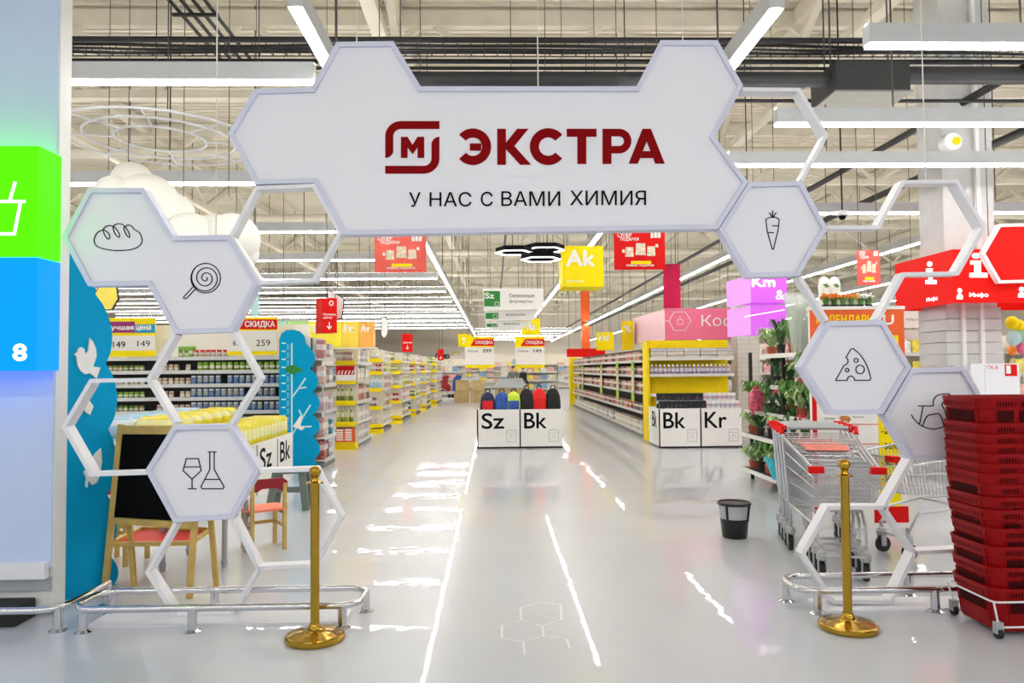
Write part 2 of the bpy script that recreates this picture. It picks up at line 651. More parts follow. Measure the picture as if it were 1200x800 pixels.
TENS = ['', '', 'twentieth', 'thirtieth', 'fortieth', 'fiftieth', 'sixtieth', 'seventieth', 'eightieth', 'ninetieth']
ORD = ['first', 'second', 'third', 'fourth', 'fifth', 'sixth', 'seventh', 'eighth', 'ninth', 'tenth', 'eleventh', 'twelfth',
       'thirteenth', 'fourteenth', 'fifteenth', 'sixteenth', 'seventeenth', 'eighteenth', 'nineteenth']
for t_ in range(2, 10):
    ORD.append(TENS[t_])
    ORD += [['', '', 'twenty', 'thirty', 'forty', 'fifty', 'sixty', 'seventy', 'eighty', 'ninety'][t_] + '-' + ORD[u_] for u_ in range(9)]

# ================================================================ THE SETTING
b = MB()
b.box((-22, -8, -0.1), (26, 68, 0.0))
struct(b.build('floor', M['floor']), 'glossy pale grey poured floor of the shop', 'floor')
b = MB().box((-22, 66, 0), (26, 66.2, 8))
WB = struct(b.build('wall_back', M['wallgrey']), 'warm grey wall at the far end of the shop', 'wall')
b = MB().box((-22.2, 4, 0), (-22, 66, 8))
struct(b.build('wall_left', M['wallgrey']), 'warm grey side wall beyond the jar shelves', 'wall')
b = MB().box((26, 4, 0), (26.2, 66, 8))
struct(b.build('wall_right', M['wallgrey']), 'warm grey side wall beyond the information kiosk', 'wall')

# corrugated roof deck, ribs running across the shop
b = MB()
prof = []
y = -6.0
while y < 68:
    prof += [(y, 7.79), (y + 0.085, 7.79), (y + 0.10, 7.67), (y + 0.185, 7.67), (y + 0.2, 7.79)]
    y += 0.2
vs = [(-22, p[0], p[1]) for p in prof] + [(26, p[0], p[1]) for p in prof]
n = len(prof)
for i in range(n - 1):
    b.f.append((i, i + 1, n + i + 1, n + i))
    b.m.append(1 if i % 5 in (0, 4) else 0)  # trough faces take the painted shade colour
b.v += [Vector(v) for v in vs]
b.box((-22, -6, 7.80), (26, 68, 7.9))
struct(b.build('ceiling', [M['deck'], M['deckshade']]), 'cream ribbed metal roof deck over the shop', 'ceiling')


def truss(name, label, A, B, z0, z1, step, w=0.1, wchord=0.16):
    t = thing(name, label, 'roof truss', (A + B) / 2 + Vector((0, 0, z0)), 'roof trusses', 'structure')
    up = Vector((0, 0, 1))
    MB().bar(A + up * z1, B + up * z1, wchord, 0.26).build('top_chord', M['steel'], t)
    MB().bar(A + up * z0, B + up * z0, wchord, 0.14).build('bottom_chord', M['steel'], t)
    Ln = (B - A).length
    k = int(Ln / step)
    d = (B - A) / k
    me = [None, None]
    for i in range(k):
        a = A + d * i
        q = d / 2
        for j, (p, r) in enumerate(((a + up * z0, a + q + up * z1), (a + q + up * z1, a + d + up * z0))):
            if me[j] is None:
                o = MB().bar(p, r, w, w).build('diagonal', M['steel'], t)
                me[j] = (o.data, o.location - (a - A))
            else:
                o = bpy.data.objects.new('diagonal', me[j][0])
                COL.objects.link(o)
                o.parent = t
                o.location = me[j][1] + (a - A)
    return t


for i, Y in enumerate((12.6, 18.6, 24.6, 30.6, 36.6, 42.6, 48.6, 54.6, 60.6)):
    truss('roof_truss', 'beige steel roof truss spanning the shop, %s from the entrance' % ORD[i],
          Vector((-21, Y, 0)), Vector((25, Y, 0)), 6.15, 7.45, 2.9)
for i, X in enumerate((-15.4, -8.5, -1.6, 5.3, 12.2, 19.1)):
    truss('roof_girder', 'beige steel girder running into the shop, %s from the left' % ORD[i],
          Vector((X, 5.2, 0)), Vector((X, 65.0, 0)), 6.35, 7.5, 4.2, 0.12, 0.2)

# columns
CX0, CX1, CY0, CY1 = 5.80, 6.46, 9.45, 10.0
col = thing('column_clad', 'grey square column rising behind the red information sign', 'column', ((CX0 + CX1) / 2, (CY0 + CY1) / 2, 0), kind='structure')
MB().box((CX0, CY0, 2.0), (CX1, CY1, 7.7)).build('shaft', M['skinpoly'], col)
z = 0.0
while z < 2.22:
    MB().box((CX0 - 0.03, CY0 - 0.03, z), (CX1 + 0.03, CY1 + 0.03, z + 0.142)).build('cladding_panel', M['skinpoly'], col)
    z += 0.15
for xx in (5.98, 6.22):
    MB().bar((xx, CY0 - 0.05, 0.1), (xx, CY0 - 0.05, 2.3 if xx < 6.1 else 7.6), 0.05, 0.05).build('conduit', M['whiteedge'], col)
p = at(865, 440, 16.2); q = at(891, 440, 16.2)
struct(MB().box((p.x, 16.2, 0), (q.x, 16.65, 3.4)).build('column_tiled', M['smalltile']),
       'cream column with small tiles behind the plant rack', 'column')
p = at(682, 400, 40); q = at(691.5, 400, 40)
struct(MB().box((p.x, 40, 0), (q.x, 40.45, 7.7)).build('column_orange', M['orange']), 'slim orange column far down the shop', 'column')

# ---------------------------------------------------------------- strip lights
ZL = 3.80


def strip_light(A, B, label, group, rods=3.2, z=ZL):
    A, B = Vector((A[0], A[1], z)), Vector((B[0], B[1], z))
    t = thing('strip_light', label, 'strip light', (A + B) / 2, group)
    MB().bar(A + Vector((0, 0, 0.105)), B + Vector((0, 0, 0.105)), 0.10, 0.14).build('housing', M['lampbody'], t)
    MB().bar(A + Vector((0, 0, 0.022)), B + Vector((0, 0, 0.022)), 0.052, 0.026).build('diffuser', M['lamp'], t)
    MB().bar(A + Vector((0, 0, 0.179)), B + Vector((0, 0, 0.177)), 0.04, 0.004).build('uplight', M['roofglow'], t)  # added glow strip, hidden above the housing, to light the roof
    d = B - A
    k = max(2, int(d.length / rods))
    me = None
    for i in range(k):
        p = A + d * ((i + 0.3) / k)
        if me is None:
            o = MB().tube([p + Vector((0, 0, 0.16)), p + Vector((0, 0, 3.92))], 0.009, 5).build('hanger_wire', M['cord'], t)
            me = (o.data, o.location - p)
        else:
            o = bpy.data.objects.new('hanger_wire', me[0])
            COL.objects.link(o)
            o.parent = t
            o.location = me[1] + p
    return t


for k in range(12):
    Y = 6.0 + 3.28 * k
    strip_light((-16, Y), (-1.42, Y), 'white strip light across the left ceiling, %s row from the entrance' % ORD[k], 'cross strip lights over the left half')
for k in range(2):
    Y = 1.2 - 4.4 * k
    strip_light((-12, Y), (14, Y), 'white strip light over the entrance floor, %s row before the gateway' % ORD[k], 'strip lights before the gateway')
for k, Y in enumerate((5.3, 7.05, 8.5, 11.2)):
    strip_light((2.72, Y), (18, Y), 'white strip light across the ceiling over the trolleys, %s from the entrance' % ORD[k], 'cross strip lights over the right half')
for k, (X, Y0) in enumerate(((-1.25, 4.75), (1.86, 4.75), (4.95, 14.8), (8.1, 12.3), (11.2, 12.6), (14.4, 12.6), (17.6, 12.6))):
    strip_light((X, Y0), (X, 64), 'white strip light running along the aisle, %s from the left' % ORD[k], 'lengthwise strip lights', 4.1)
for k, Y in enumerate((46, 53, 60)):
    strip_light((-1.1, Y), (4.8, Y), 'short white strip light far above the main aisle, %s of three' % ORD[k], 'far cross lights')

# ---------------------------------------------------------------- services under the roof
def pipe(name, label, cat, pts, r, m, n=10):
    return tag(MB().tube(pts, r, n).build(name, M[m], smooth=True), label, cat)


def zy(py, Y, px=600):
    return at(px, py, Y).z


pipe('sprinkler_pipe', 'thick black pipe crossing high above the sign', 'pipe', [(-14, 8.6, zy(47, 8.6)), (18, 8.6, zy(47, 8.6))], 0.035, 'darkmetal')
pipe('water_pipe', 'black pipe crossing below the wire cable tray', 'pipe', [(-14, 9.1, zy(72, 9.1)), (18, 9.1, zy(72, 9.1))], 0.03, 'darkmetal')
pipe('gas_pipe', 'thin dark pipe just above the first cross strip light', 'pipe', [(-14, 8.4, zy(80, 8.4)), (18, 8.4, zy(80, 8.4))], 0.02, 'darkmetal')
pipe('slim_pipe', 'thin black pipe crossing under the grey air duct box', 'pipe', [(2.6, 8.9, zy(118, 8.9)), (18, 8.9, zy(119, 8.9))], 0.022, 'darkmetal')
zt = zy(60, 8.9)
t = thing('cable_tray', 'grey wire mesh cable tray crossing above the sign', 'cable tray', (0, 8.9, zt))
for yy, dz in ((8.75, 0), (9.05, 0), (8.75, 0.09), (9.05, 0.09), (8.85, 0), (8.95, 0)):
    MB().tube([(-14, yy, zt + dz), (18, yy, zt + dz)], 0.008, 4).build('long_wire', M['darkmetal'], t)
b = MB()
x = -14
while x < 18:
    b.tube([(x, 8.75, zt + 0.09), (x, 8.75, zt), (x, 9.05, zt), (x, 9.05, zt + 0.09)], 0.006, 4)
    x += 0.16
tag(b.build('cross_wires', M['darkmetal'], t), kind='stuff')
for i, (y0, rr) in enumerate(((8.82, 0.022), (8.92, 0.016), (9.0, 0.02))):
    pts = [(x, y0 + 0.02 * sin(x * 1.7 + i), zt + 0.03 + 0.01 * sin(x * 2.3 + i)) for x in [-14 + 0.5 * k for k in range(64)]]
    MB().tube(pts, rr, 5).build('cable', M['duct' if i else 'darkmetal'], t, smooth=True)
pipe('air_duct', 'wide dark round air duct crossing behind the sign', 'duct', [(-1.5, 8.3, zy(93, 8.3)), (4.05, 8.3, zy(93, 8.3))], 0.085, 'duct', 14)
pipe('air_duct', 'wide dark round air duct leading away from the duct box', 'duct', [(4.72, 8.4, zy(88, 8.4)), (18, 8.35, zy(86, 8.3))], 0.1, 'duct', 14)
p = at(980, 108, 8.1); q = at(1066, 71, 8.1)
t = thing('duct_box', 'dark grey air duct box hanging above the right strip lights', 'duct box', ((p.x + q.x) / 2, 8.3, p.z))
MB().box((p.x, 8.1, p.z + 0.02), (q.x, 8.75, q.z)).build('casing', M['duct'], t)
MB().box((p.x - 0.02, 8.08, p.z - 0.0), (q.x + 0.02, 8.77, p.z + 0.02)).build('bottom_plate', M['kick'], t)
for xx in (p.x + 0.08, q.x - 0.08):
    MB().tube([(xx, 8.4, q.z), (xx, 8.4, 7.6)], 0.01, 5).build('hanger_wire', M['cord'], t)
# lengthwise cable ladder on the left and lengthwise pipe on the right
t = thing('cable_ladder', 'dark cable ladder coming towards the entrance on the left', 'cable tray', (-3.35, 8, 5.6))
for xx in (-3.55, -3.42, -3.29, -3.16):
    MB().tube([(xx, 5.0, 5.6), (xx, 7.5, 5.62), (xx, 9.8, 5.6)], 0.022, 6).build('cable', M['darkmetal'], t, smooth=True)
for yy in (5.6, 6.6, 7.6, 8.5):
    MB().bar((-3.62, yy, 5.57), (-3.1, yy, 5.57), 0.04, 0.03).build('rung', M['darkmetal'], t)
pipe('lengthwise_pipe', 'dark rusty pipe running into the shop over the pink signs', 'pipe', [(7.1, 8.5, 4.62), (7.1, 65, 4.62)], 0.06, 'darkmetal')
pipe('lengthwise_pipe', 'dark pipe running into the shop above the right strip lights', 'pipe', [(6.1, 8.0, 4.9), (6.1, 65, 4.9)], 0.05, 'darkmetal')
pipe('lengthwise_pipe', 'cream pipe running into the shop above the jar shelves', 'pipe', [(-6.2, 9.0, 5.0), (-6.2, 65, 5.0)], 0.05, 'steel')
pipe('lengthwise_pipe', 'thin dark pipe running into the shop over the main aisle', 'pipe', [(0.4, 12.0, 5.6), (0.4, 65, 5.6)], 0.035, 'darkmetal')
for i, Y in enumerate((14.6, 20.9, 27.2, 33.5, 45.5, 57.5)):
    pipe('cross_duct', 'cream round duct crossing under the trusses, %s from the entrance' % ORD[i], 'duct', [(-21, Y, 5.75), (25, Y, 5.75)], 0.11, 'steel')
p = at(987, 252, 10.5)
t = thing('dome_camera', 'small white dome security camera on a thin black rod', 'security camera', p)
MB().tube([p, (p.x, p.y, 7.6)], 0.012, 6).build('rod', M['darkmetal'], t)
MB().lathe([(0.07, 0.06), (0.075, 0.0), (0.06, -0.01)], 16, p).build('housing', M['white'], t, smooth=True)
MB().ball(p + Vector((0, 0, -0.02)), 0.05, 12, 8).build('dome', M['black'], t, smooth=True)
# round wall lamp / clock on the far right
p = at(1117, 166, 9.3)
t = thing('ceiling_loudspeaker', 'round white and yellow loudspeaker fixed to the grey column', 'loudspeaker', p)
MB().tube([(p.x, 9.44, p.z), (p.x - 0.01, 9.28, p.z)], 0.11, 20).build('body', M['white'], t, smooth=True)
MB().tube([(p.x + 0.03, 9.285, p.z), (p.x + 0.02, 9.26, p.z)], 0.05, 20).build('cone', M['yellowmetal'], t, smooth=True)

# ================================================================ THE GATEWAY
GY = 4.70          # front of the frames
GB = 4.80          # their back


def filled(parent, pts, name='panel', rim=0.03, face=M['panel']):
    poly = P2(pts, GY)
    if area2(poly) < 0:
        poly = poly[::-1]
    inn = offset(poly, rim)
    o = slab(MB(), offset(poly, rim * 0.9), GY + 0.022, GB - 0.01).build(name, face, parent)
    ring(MB(), poly, inn, GY, GB).build('rim', M['frame'], o)
    return o


def icon(panel, lines, w=0.0062, body='icon', m='line', y=GY + 0.019):
    mb = MB()
    for pts, closed in lines:
        strip(mb, P2(pts, GY + 0.02), w, y, y + 0.004, closed)
    return mb.build(body, M[m], panel)


def hollow(parent, pts, closed=False, w=0.024):
    poly = P2(pts, GY)
    return strip(MB(), poly, w, GY + 0.004, GB + 0.004, closed).build('hexagon_frame', M['white'], parent)


def circ(cx, cy, r, a0=0, a1=360, n=28):
    return [(cx + r * cos(radians(a0 + (a1 - a0) * i / n)), cy + r * sin(radians(a0 + (a1 - a0) * i / n))) for i in range(n)]


# --- hanging sign
SIGN = [(267, 156), (298, 104), (365, 102), (394, 49), (461, 48), (493, 101), (746, 101), (774, 47), (841, 47), (871, 100),
        (838, 160), (877, 213), (842, 268), (401, 275), (368, 214), (298, 216)]
p = at(570, 272, GY)
SG = thing('hanging_sign', 'wide white honeycomb sign with red lettering over the entrance', 'sign', (p.x, GY + 0.06, p.z))
face = filled(SG, SIGN, 'sign_face')
LT = GY + 0.0215
mb = MB()


def q3(pts):
    return P2([(430 + x / 3.3333, 130 + y / 3.3333) for x, y in pts], LT)


def arcs(cx, cy, r0, r1, a0, a1, n=26):
    return arcp2(cx, cy, r1, a0, a1, n) + arcp2(cx, cy, r0, a1, a0, n)


def arcp2(cx, cy, r, a0, a1, n):
    return [(cx + r * cos(radians(a0 + (a1 - a0) * i / n)), cy + r * sin(radians(a0 + (a1 - a0) * i / n))) for i in range(n + 1)]


GLYPHS = [
    arcs(414, 140, 36, 71.5, -139, 139), [(402, 127), (447, 127), (447, 155), (402, 155)],
    [(509, 70), (543, 70), (543, 124), (587, 70), (631, 70), (576, 137), (641, 210), (598, 210), (543, 149), (543, 210), (509, 210)],
    arcs(708, 139.5, 36, 72, 40, 320),
    [(780, 70), (897, 70), (897, 101), (857, 101), (857, 207), (822, 207), (822, 101), (780, 101)],
    [(920, 70), (955, 70), (955, 207), (920, 207)],
    [(955, 70), (985, 70)] + arcp2(985, 118, 48, -90, 90, 14) + [(955, 166), (955, 137), (985, 137)] + arcp2(985, 118, 19, 90, -90, 10) + [(955, 99)],
    [(1022, 206), (1076, 70), (1092.5, 70), (1092.5, 118), (1058, 206)], [(1092.5, 70), (1109, 70), (1163, 206), (1126, 206), (1092.5, 118)],
    [(1078, 157), (1107, 157), (1118, 184), (1067, 184)]]
for gl_ in GLYPHS:
    slab(mb, q3(gl_), LT - 0.004, LT)
mb.build('lettering', M['darkred'], face)
for word, wx0, wx1 in (('У', 479.5, 493), ('НАС', 503.5, 552.5), ('С', 563.5, 577.5), ('ВАМИ', 587.5, 656.5), ('ХИМИЯ', 668, 757)):
    mb = MB()
    k_ = 2.5 * (757 - (wx0 + wx1) / 2) / 278
    px_letters(mb, word, wx0, 223 + k_, wx1, 240 + k_, LT, 0.003, 0.004)
    mb.build('slogan_word', M['black'], face)
# emblem: two rounded corner strokes around a small letter
mb = MB()


def lg(x, y):
    return (451.5 + x * 63.5 / 250, 142 + y * 61.5 / 250)


def arcp(cx, cy, r, a0, a1, n=8):
    return [(cx + r * cos(radians(a0 + (a1 - a0) * i / n)), cy + r * sin(radians(a0 + (a1 - a0) * i / n))) for i in range(n + 1)]


shape1 = [(250, 0)] + arcp(72, 72, 72, 270, 180) + [(0, 175)] + arcp(0, 138, 37, 90, 0) + arcp(72, 72, 35, 180, 270) + [(250, 37)]
shape2 = [(0, 250)] + arcp(178, 178, 72, 90, 0) + [(250, 75)] + arcp(250, 112, 37, 270, 180) + arcp(178, 178, 35, 0, 90) + [(0, 213)]
for s in (shape1, shape2):
    poly = P2([lg(x, y) for x, y in s], LT)
    slab(mb, poly, LT - 0.004, LT)
mm = [(72, 175), (72, 75), (103, 75), (126, 112), (149, 75), (180, 75), (180, 175), (149, 175), (149, 125), (126, 158), (103, 125), (103, 175)]
slab(mb, P2([lg(x, y) for x, y in mm], LT), LT - 0.004, LT)
mb.build('emblem', M['darkred'], face)
for px in (630.5, 418, 800):
    a = at(px, 103 if px == 630.5 else 49, GY + 0.06)
    MB().tube([a, (a.x, a.y, 7.668)], 0.004, 5).build('suspension_wire', M['ropewhite'], SG)

# --- left honeycomb pillar
LP = thing('honeycomb_pillar', 'white honeycomb pillar with bread, lollipop and wine glass panels', 'honeycomb pillar', (-1.7, GY + 0.05, 0))
pa = filled(LP, [(72, 278), (103, 220), (168, 220), (203, 276), (270, 275), (303, 331), (272, 389), (204, 391), (173, 334), (103, 335)])


def z4(pts, ox, oy):
    return [(ox + x / 4.0, oy + y / 4.0) for x, y in pts]


bread = smooth_path([Vector(q) for q in z4([(486, 276), (456, 290), (441, 325), (455, 354), (500, 369), (555, 374), (620, 368), (655, 350), (666, 325), (655, 292), (628, 274), (620, 262), (602, 254), (586, 262),
                    (580, 272), (592, 300), (606, 312), (606, 295), (592, 270), (574, 252), (552, 248), (535, 256), (530, 270), (540, 296), (556, 312), (560, 300), (546, 274), (528, 260), (508, 257), (492, 264),
                    (484, 278), (490, 300), (505, 320), (515, 312), (508, 292), (486, 276)], 0, 200)], 4)
lol_c = (964 / 4.0, 200 + 503 / 4.0)
spiral = [(lol_c[0] + (1.0 + 16.3 * i / 90) * cos(radians(-40 + i * 11.0)), lol_c[1] + (1.0 + 16.3 * i / 90) * sin(radians(-40 + i * 11.0))) for i in range(91)]
stick = z4([(904, 545), (862, 590), (861, 597), (867, 600), (874, 598), (917, 553)], 0, 200)
icon(pa, [(bread, False), (circ(lol_c[0], lol_c[1], 17.3), True), (spiral, False), (stick, False)])
pa2 = filled(LP, [(170, 551), (203, 498), (270, 497), (304, 550), (272, 608), (203, 612)])
glass = z4([(873, 549), (930, 549), (943, 605), (900, 645), (858, 605)], 0, 400)
icon(pa2, [(glass, True), (z4([(866, 588), (936, 588)], 0, 400), False), (z4([(900, 645), (900, 690)], 0, 400), False),
           (z4([(880, 690), (921, 690)], 0, 400), False), (z4([(974, 517), (1015, 517)], 0, 400), False),
           (z4([(983, 517), (983, 600), (942, 680), (948, 690), (1045, 690), (1050, 680), (1004, 600), (1004, 517)], 0, 400), False),
           (z4([(962, 646), (1028, 646)], 0, 400), False)])
hollow(LP, [(270, 277), (300, 220), (367, 217), (398, 272), (367, 328), (304, 331)], True)
hollow(LP, [(204, 391), (173, 445), (204, 496)])
hollow(LP, [(270, 496), (303, 443), (273, 390)])
hollow(LP, [(172, 445), (106, 446), (74, 500), (106, 556), (171, 554)])
hollow(LP, [(205, 613), (172, 671), (205, 722), (270, 721.5), (302, 667), (273, 610)])
hollow(LP, [(304, 552), (369, 550), (399, 606), (369, 663), (303, 666)])
MB().box((-2.42, 4.56, 0.0), (-0.90, 4.80, 0.012)).build('base_plate', M['white'], LP)
a = at(253, 275, GY + 0.06)
MB().tube([a, (a.x, a.y, 7.668)], 0.004, 5).build('suspension_wire', M['ropewhite'], LP)

# --- right honeycomb pillar
RP = thing('honeycomb_pillar', 'white honeycomb pillar with carrot, cheese and rocking horse panels', 'honeycomb pillar', (2.4, GY + 0.05, 0))
pc = filled(RP, [(843, 268), (878, 213), (940, 212), (970, 267), (937, 323), (877, 325)])
ox, oy = 900, 200
icon(pc, [(z4([(22, 218), (36, 218), (53, 228), (47, 280), (26, 367), (20, 367), (-4, 280), (-10, 228), (8, 218)], ox, oy), True),
          (z4([(22, 216), (22, 186)], ox, oy), False), (z4([(24, 216), (39, 196)], ox, oy), False), (z4([(20, 216), (6, 196)], ox, oy), False),
          (z4([(20, 258), (47, 258)], ox, oy), False), (z4([(2, 290), (28, 290)], ox, oy), False)])
ph = filled(RP, [(938, 430), (970, 376), (1036, 375), (1068, 430), (1035, 485), (974, 486)])
oy = 400
rim = [Vector(q) for q in z4([(400, 33), (436, 66), (466, 118), (482, 172)], ox, oy)]
icon(ph, [(z4([(318, 181), (357, 111)], ox, oy) + z4([(366, 109), (376, 96), (374, 82), (366, 76)], ox, oy) + z4([(388, 36)], ox, oy) + [tuple(q) for q in smooth_path(rim, 4)]
           + z4([(478, 182), (406, 182), (404, 170), (390, 161), (376, 167), (371, 182), (320, 183)], ox, oy), True),
          (circ(ox + 413 / 4, oy + 88 / 4, 2.4, n=14), True), (circ(ox + 371 / 4, oy + 134 / 4, 2.1, n=14), True), (circ(ox + 432 / 4, oy + 131 / 4, 5.0), True)])
pr = filled(RP, [(1037, 486), (1069, 431), (1131, 430), (1163, 484), (1131, 538), (1069, 539)])
rock = [Vector(q) for q in z4([(672, 343), (690, 370), (725, 397), (775, 410), (825, 398), (862, 368), (880, 343)], ox, oy)]
neck = [Vector(q) for q in z4([(775, 302), (777, 275), (790, 256), (815, 247), (848, 245), (846, 254)], ox, oy)]
icon(pr, [(smooth_path(rock, 5), False), (z4([(703, 302), (775, 302)], ox, oy), False), (smooth_path(neck, 4), False), (z4([(727, 302), (711, 388)], ox, oy), False),
          ([tuple(q) for q in smooth_path([Vector(v) for v in z4([(725, 395), (744, 352), (772, 342), (805, 342), (825, 395)], ox, oy)], 4)], False),
          (z4([(846, 392), (832, 330), (815, 296), (822, 284), (860, 284), (868, 262), (848, 246)], ox, oy), False)])
hollow(RP, [(871, 104), (937, 105), (969, 158), (940, 211)])
hollow(RP, [(970, 266), (1030, 266), (1059, 213), (1122, 212), (1154, 266), (1123, 320), (1060, 321), (1030, 375)])
hollow(RP, [(938, 324), (970, 375)])
hollow(RP, [(1069, 539), (1037, 595), (972, 595), (942, 649), (978, 706), (1045, 706), (1073, 648), (1037, 595)])
hollow(RP, [(1073, 648), (1132, 645), (1160, 598), (1131, 540)])
MB().box((2.02, 4.62, 0.0), (3.15, 4.86, 0.012)).build('base_plate', M['white'], RP)
a = at(1085, 214, GY + 0.06)
MB().tube([a, (a.x, a.y, 7.668)], 0.004, 5).build('suspension_wire', M['ropewhite'], RP)

# --- brass posts
def stanchion(p, label):
    t = thing('brass_post', label, 'barrier post', p, 'brass barrier posts')
    prof = [(0.150, 0.0), (0.163, 0.004), (0.166, 0.012), (0.164, 0.028), (0.156, 0.034), (0.14, 0.036), (0.11, 0.046), (0.07, 0.052), (0.045, 0.058), (0.034, 0.072), (0.028, 0.09), (0.0, 0.09)]
    MB().lathe(prof, 48, p).build('base', M['gold'], t, smooth=True)
    MB().lathe([(0.025, 0.08), (0.025, 0.88), (0.0, 0.88)], 24, p).build('pole', M['gold'], t, smooth=True)
    MB().lathe([(0.026, 0.868), (0.047, 0.872), (0.047, 0.880), (0.026, 0.886), (0.02, 0.90), (0.024, 0.91), (0.016, 0.915), (0.0, 0.915)], 24, p).build('collar', M['gold'], t, smooth=True)
    MB().ball(p + Vector((0, 0, 0.937)), 0.034, 24, 14).build('ball_finial', M['gold'], t, smooth=True)
    return t


stanchion(fl(369, 749), 'tall brass post standing before the wine glass honeycomb pillar')
stanchion(fl(994, 736), 'tall brass post standing before the trolleys')


# --- low chrome guard rails
def guard(label, pts, posts, z, closed, r=0.021):
    c = sum((Vector(q) for q in pts), Vector((0, 0, 0))) / len(pts)
    t = thing('guard_rail', label, 'guard rail', (c.x, c.y, 0), 'low chrome guard rails')
    MB().tube([(q[0], q[1], z) for q in pts], r, 10, closed=closed).build('top_tube', M['chrome'], t, smooth=True)
    me = None
    for x, y in posts:
        MB().lathe([(0.052, 0.0), (0.052, 0.004), (0.034, 0.012), (0.027, 0.016), (0.027, z), (0.0, z)], 16, (x, y, 0)).build('post', M['chrome'], t, smooth=True)
    return t


def rrect(x0, x1, y0, y1, r, n=5):
    out = []
    for cx, cy, a0 in ((x1 - r, y0 + r, -90), (x1 - r, y1 - r, 0), (x0 + r, y1 - r, 90), (x0 + r, y0 + r, 180)):
        for i in range(n + 1):
            a = radians(a0 + 90 * i / n)
            out.append(Vector((cx + r * cos(a), cy + r * sin(a), 0)))
    return out


guard('low chrome guard rail loop around the foot of the wine glass pillar', rrect(-2.47, -0.80, 4.47, 4.83, 0.12),
      [(-1.763, 4.47), (-2.40, 4.49), (-0.90, 4.49), (-0.815, 4.79), (-1.765, 4.83), (-2.40, 4.82)], 0.135, True)
guard('low chrome guard rail loop around the foot of the cheese pillar', rrect(1.86, 3.25, 4.60, 4.93, 0.12),
      [(1.97, 4.60), (2.70, 4.60), (1.875, 4.85), (2.72, 4.93)], 0.135, True)
arc = [Vector((-4.2, 4.47, 0))] + [Vector((-2.66 + 0.12 * cos(radians(a)), 4.59 + 0.12 * sin(radians(a)), 0)) for a in range(-90, 1, 18)] + [Vector((-2.52, 5.02, 0))]
guard('low chrome guard rail turning the corner under the blue directory panel', arc, [(-2.56, 4.52), (-2.52, 5.0), (-3.9, 4.47)], 0.135, False)

# --- illuminated directory panel on the far left
XR = -2.76
DP = thing('directory_panel', 'tall pale blue directory panel with white edge and backlit boxes', 'panel', (-3.6, 4.87, 0))
MB().box((-4.6, 4.815, 0.02), (XR, 4.945, 6.2)).build('edge_frame', M['whiteedge'], DP)
MB().box((-4.6, 4.60, 0.0), (-2.86, 4.80, 0.115)).build('kick_plinth', M['rubber'], DP)  # low black box along the foot of the panel
MB().box((-4.55, 4.80, 0.30), (XR - 0.008, 4.815, 6.15)).build('blue_face', M['paleblue'], DP)
MB().box((-4.55, 4.75, at(30, 679, 4.75).z), (XR - 0.02, 4.80, at(30, 660, 4.75).z)).build('ledge', M['white'], DP)
MB().box((-4.55, 4.79, 0.16), (XR - 0.008, 4.815, at(30, 679, 4.75).z)).build('plinth', M['grey_metal'], DP)
FY = 4.56
xr = at(47, 250, FY).x - 0.012
for nm, ptop, pbot, m in (('green_box', 171, 300, 'greenlit'), ('blue_box', 301.5, 434, 'bluelit')):
    zt2, zb2 = at(47, ptop, FY).z, at(47, pbot, FY).z
    bx = MB().box((-4.2, FY, zb2), (xr, 4.80, zt2)).build(nm, M[m], DP)
    if nm == 'green_box':
        mb = MB()
        for seg in ([(-40, 236), (30, 236)], [(12, 234), (18, 213)], [(-30, 274), (17, 274), (24, 238)]):
            strip(mb, P2(seg, FY), 0.018, FY - 0.003, FY)
        mb.build('basket_symbol', M['whitelit'], bx)
    else:
        mb = MB()
        px_letters(mb, '8', 16, 403.5, 31, 422, FY, 0.05, 0.003)
        mb.build('lettering', M['whitelit'], bx)

# --- faint hexagon marks on the floor
t = thing('floor_marking', 'faint white honeycomb outline on the floor', 'floor sticker', fl(628, 735), kind='thing')
mb = MB()
for seg in ([(610, 712), (611, 727), (636, 734), (658, 726), (657, 709), (636, 706), (610, 712)], [(611, 727), (588, 733), (588, 748), (613, 752), (637, 746), (636, 734)], [(637, 746), (664, 749), (668, 760)], [(613, 752), (615, 768)]):
    pts = [fl(*q) for q in seg]
    for i in range(len(pts) - 1):
        mb.bar(pts[i] + Vector((0, 0, 0.001)), pts[i + 1] + Vector((0, 0, 0.001)), 0.012, 0.002)
mb.build('outline', M['marking'], t)

# ================================================================ PLAY CORNER ON THE LEFT
def onplane(px, py, A, B):
    """where the view ray meets the upright plane through floor points A and B"""
    d = ray(px, py)
    n = Vector((B.y - A.y, -(B.x - A.x), 0))
    t = (A - Vector((0, 0, CAM_H))).dot(n) / d.dot(n)
    return Vector((0, 0, CAM_H)) + d * t


# tall wavy blue board beside the directory panel
A, B = Vector((-2.86, 5.10, 0)), fl(138, 684)
nrm = Vector((B.y - A.y, -(B.x - A.x), 0)).normalized()
t = thing('wavy_board', 'tall teal board with scalloped edge beside the directory panel', 'cut-out board', (A + B) / 2)


def lobes(pts, bulge, k=7):
    """scalloped line: arcs bulging to the right between consecutive notches"""
    out = []
    for i in range(len(pts) - 1):
        a, b = Vector(pts[i]), Vector(pts[i + 1])
        m = bulge[i] if isinstance(bulge, list) else bulge
        for j in range(k):
            u = j / k
            q = a.lerp(b, u)
            out.append((q.x + m * sin(pi * u) ** 0.75, q.y))
    out.append(pts[-1])
    return out


edge = lobes([(92, 262), (112, 345), (124, 426), (127, 503), (126, 580), (127, 650), (134, 684)], [6, 13, 12, 10, 11, 8])
poly = [onplane(px, py, A, B) for px, py in [(76, 262)] + edge + [(138, 684), (74, 703)]]
for q in poly[-2:]:
    q.z = 0.0
bd = MB().prism(poly, nrm * -0.02).build('board', M['bluecut'], t)


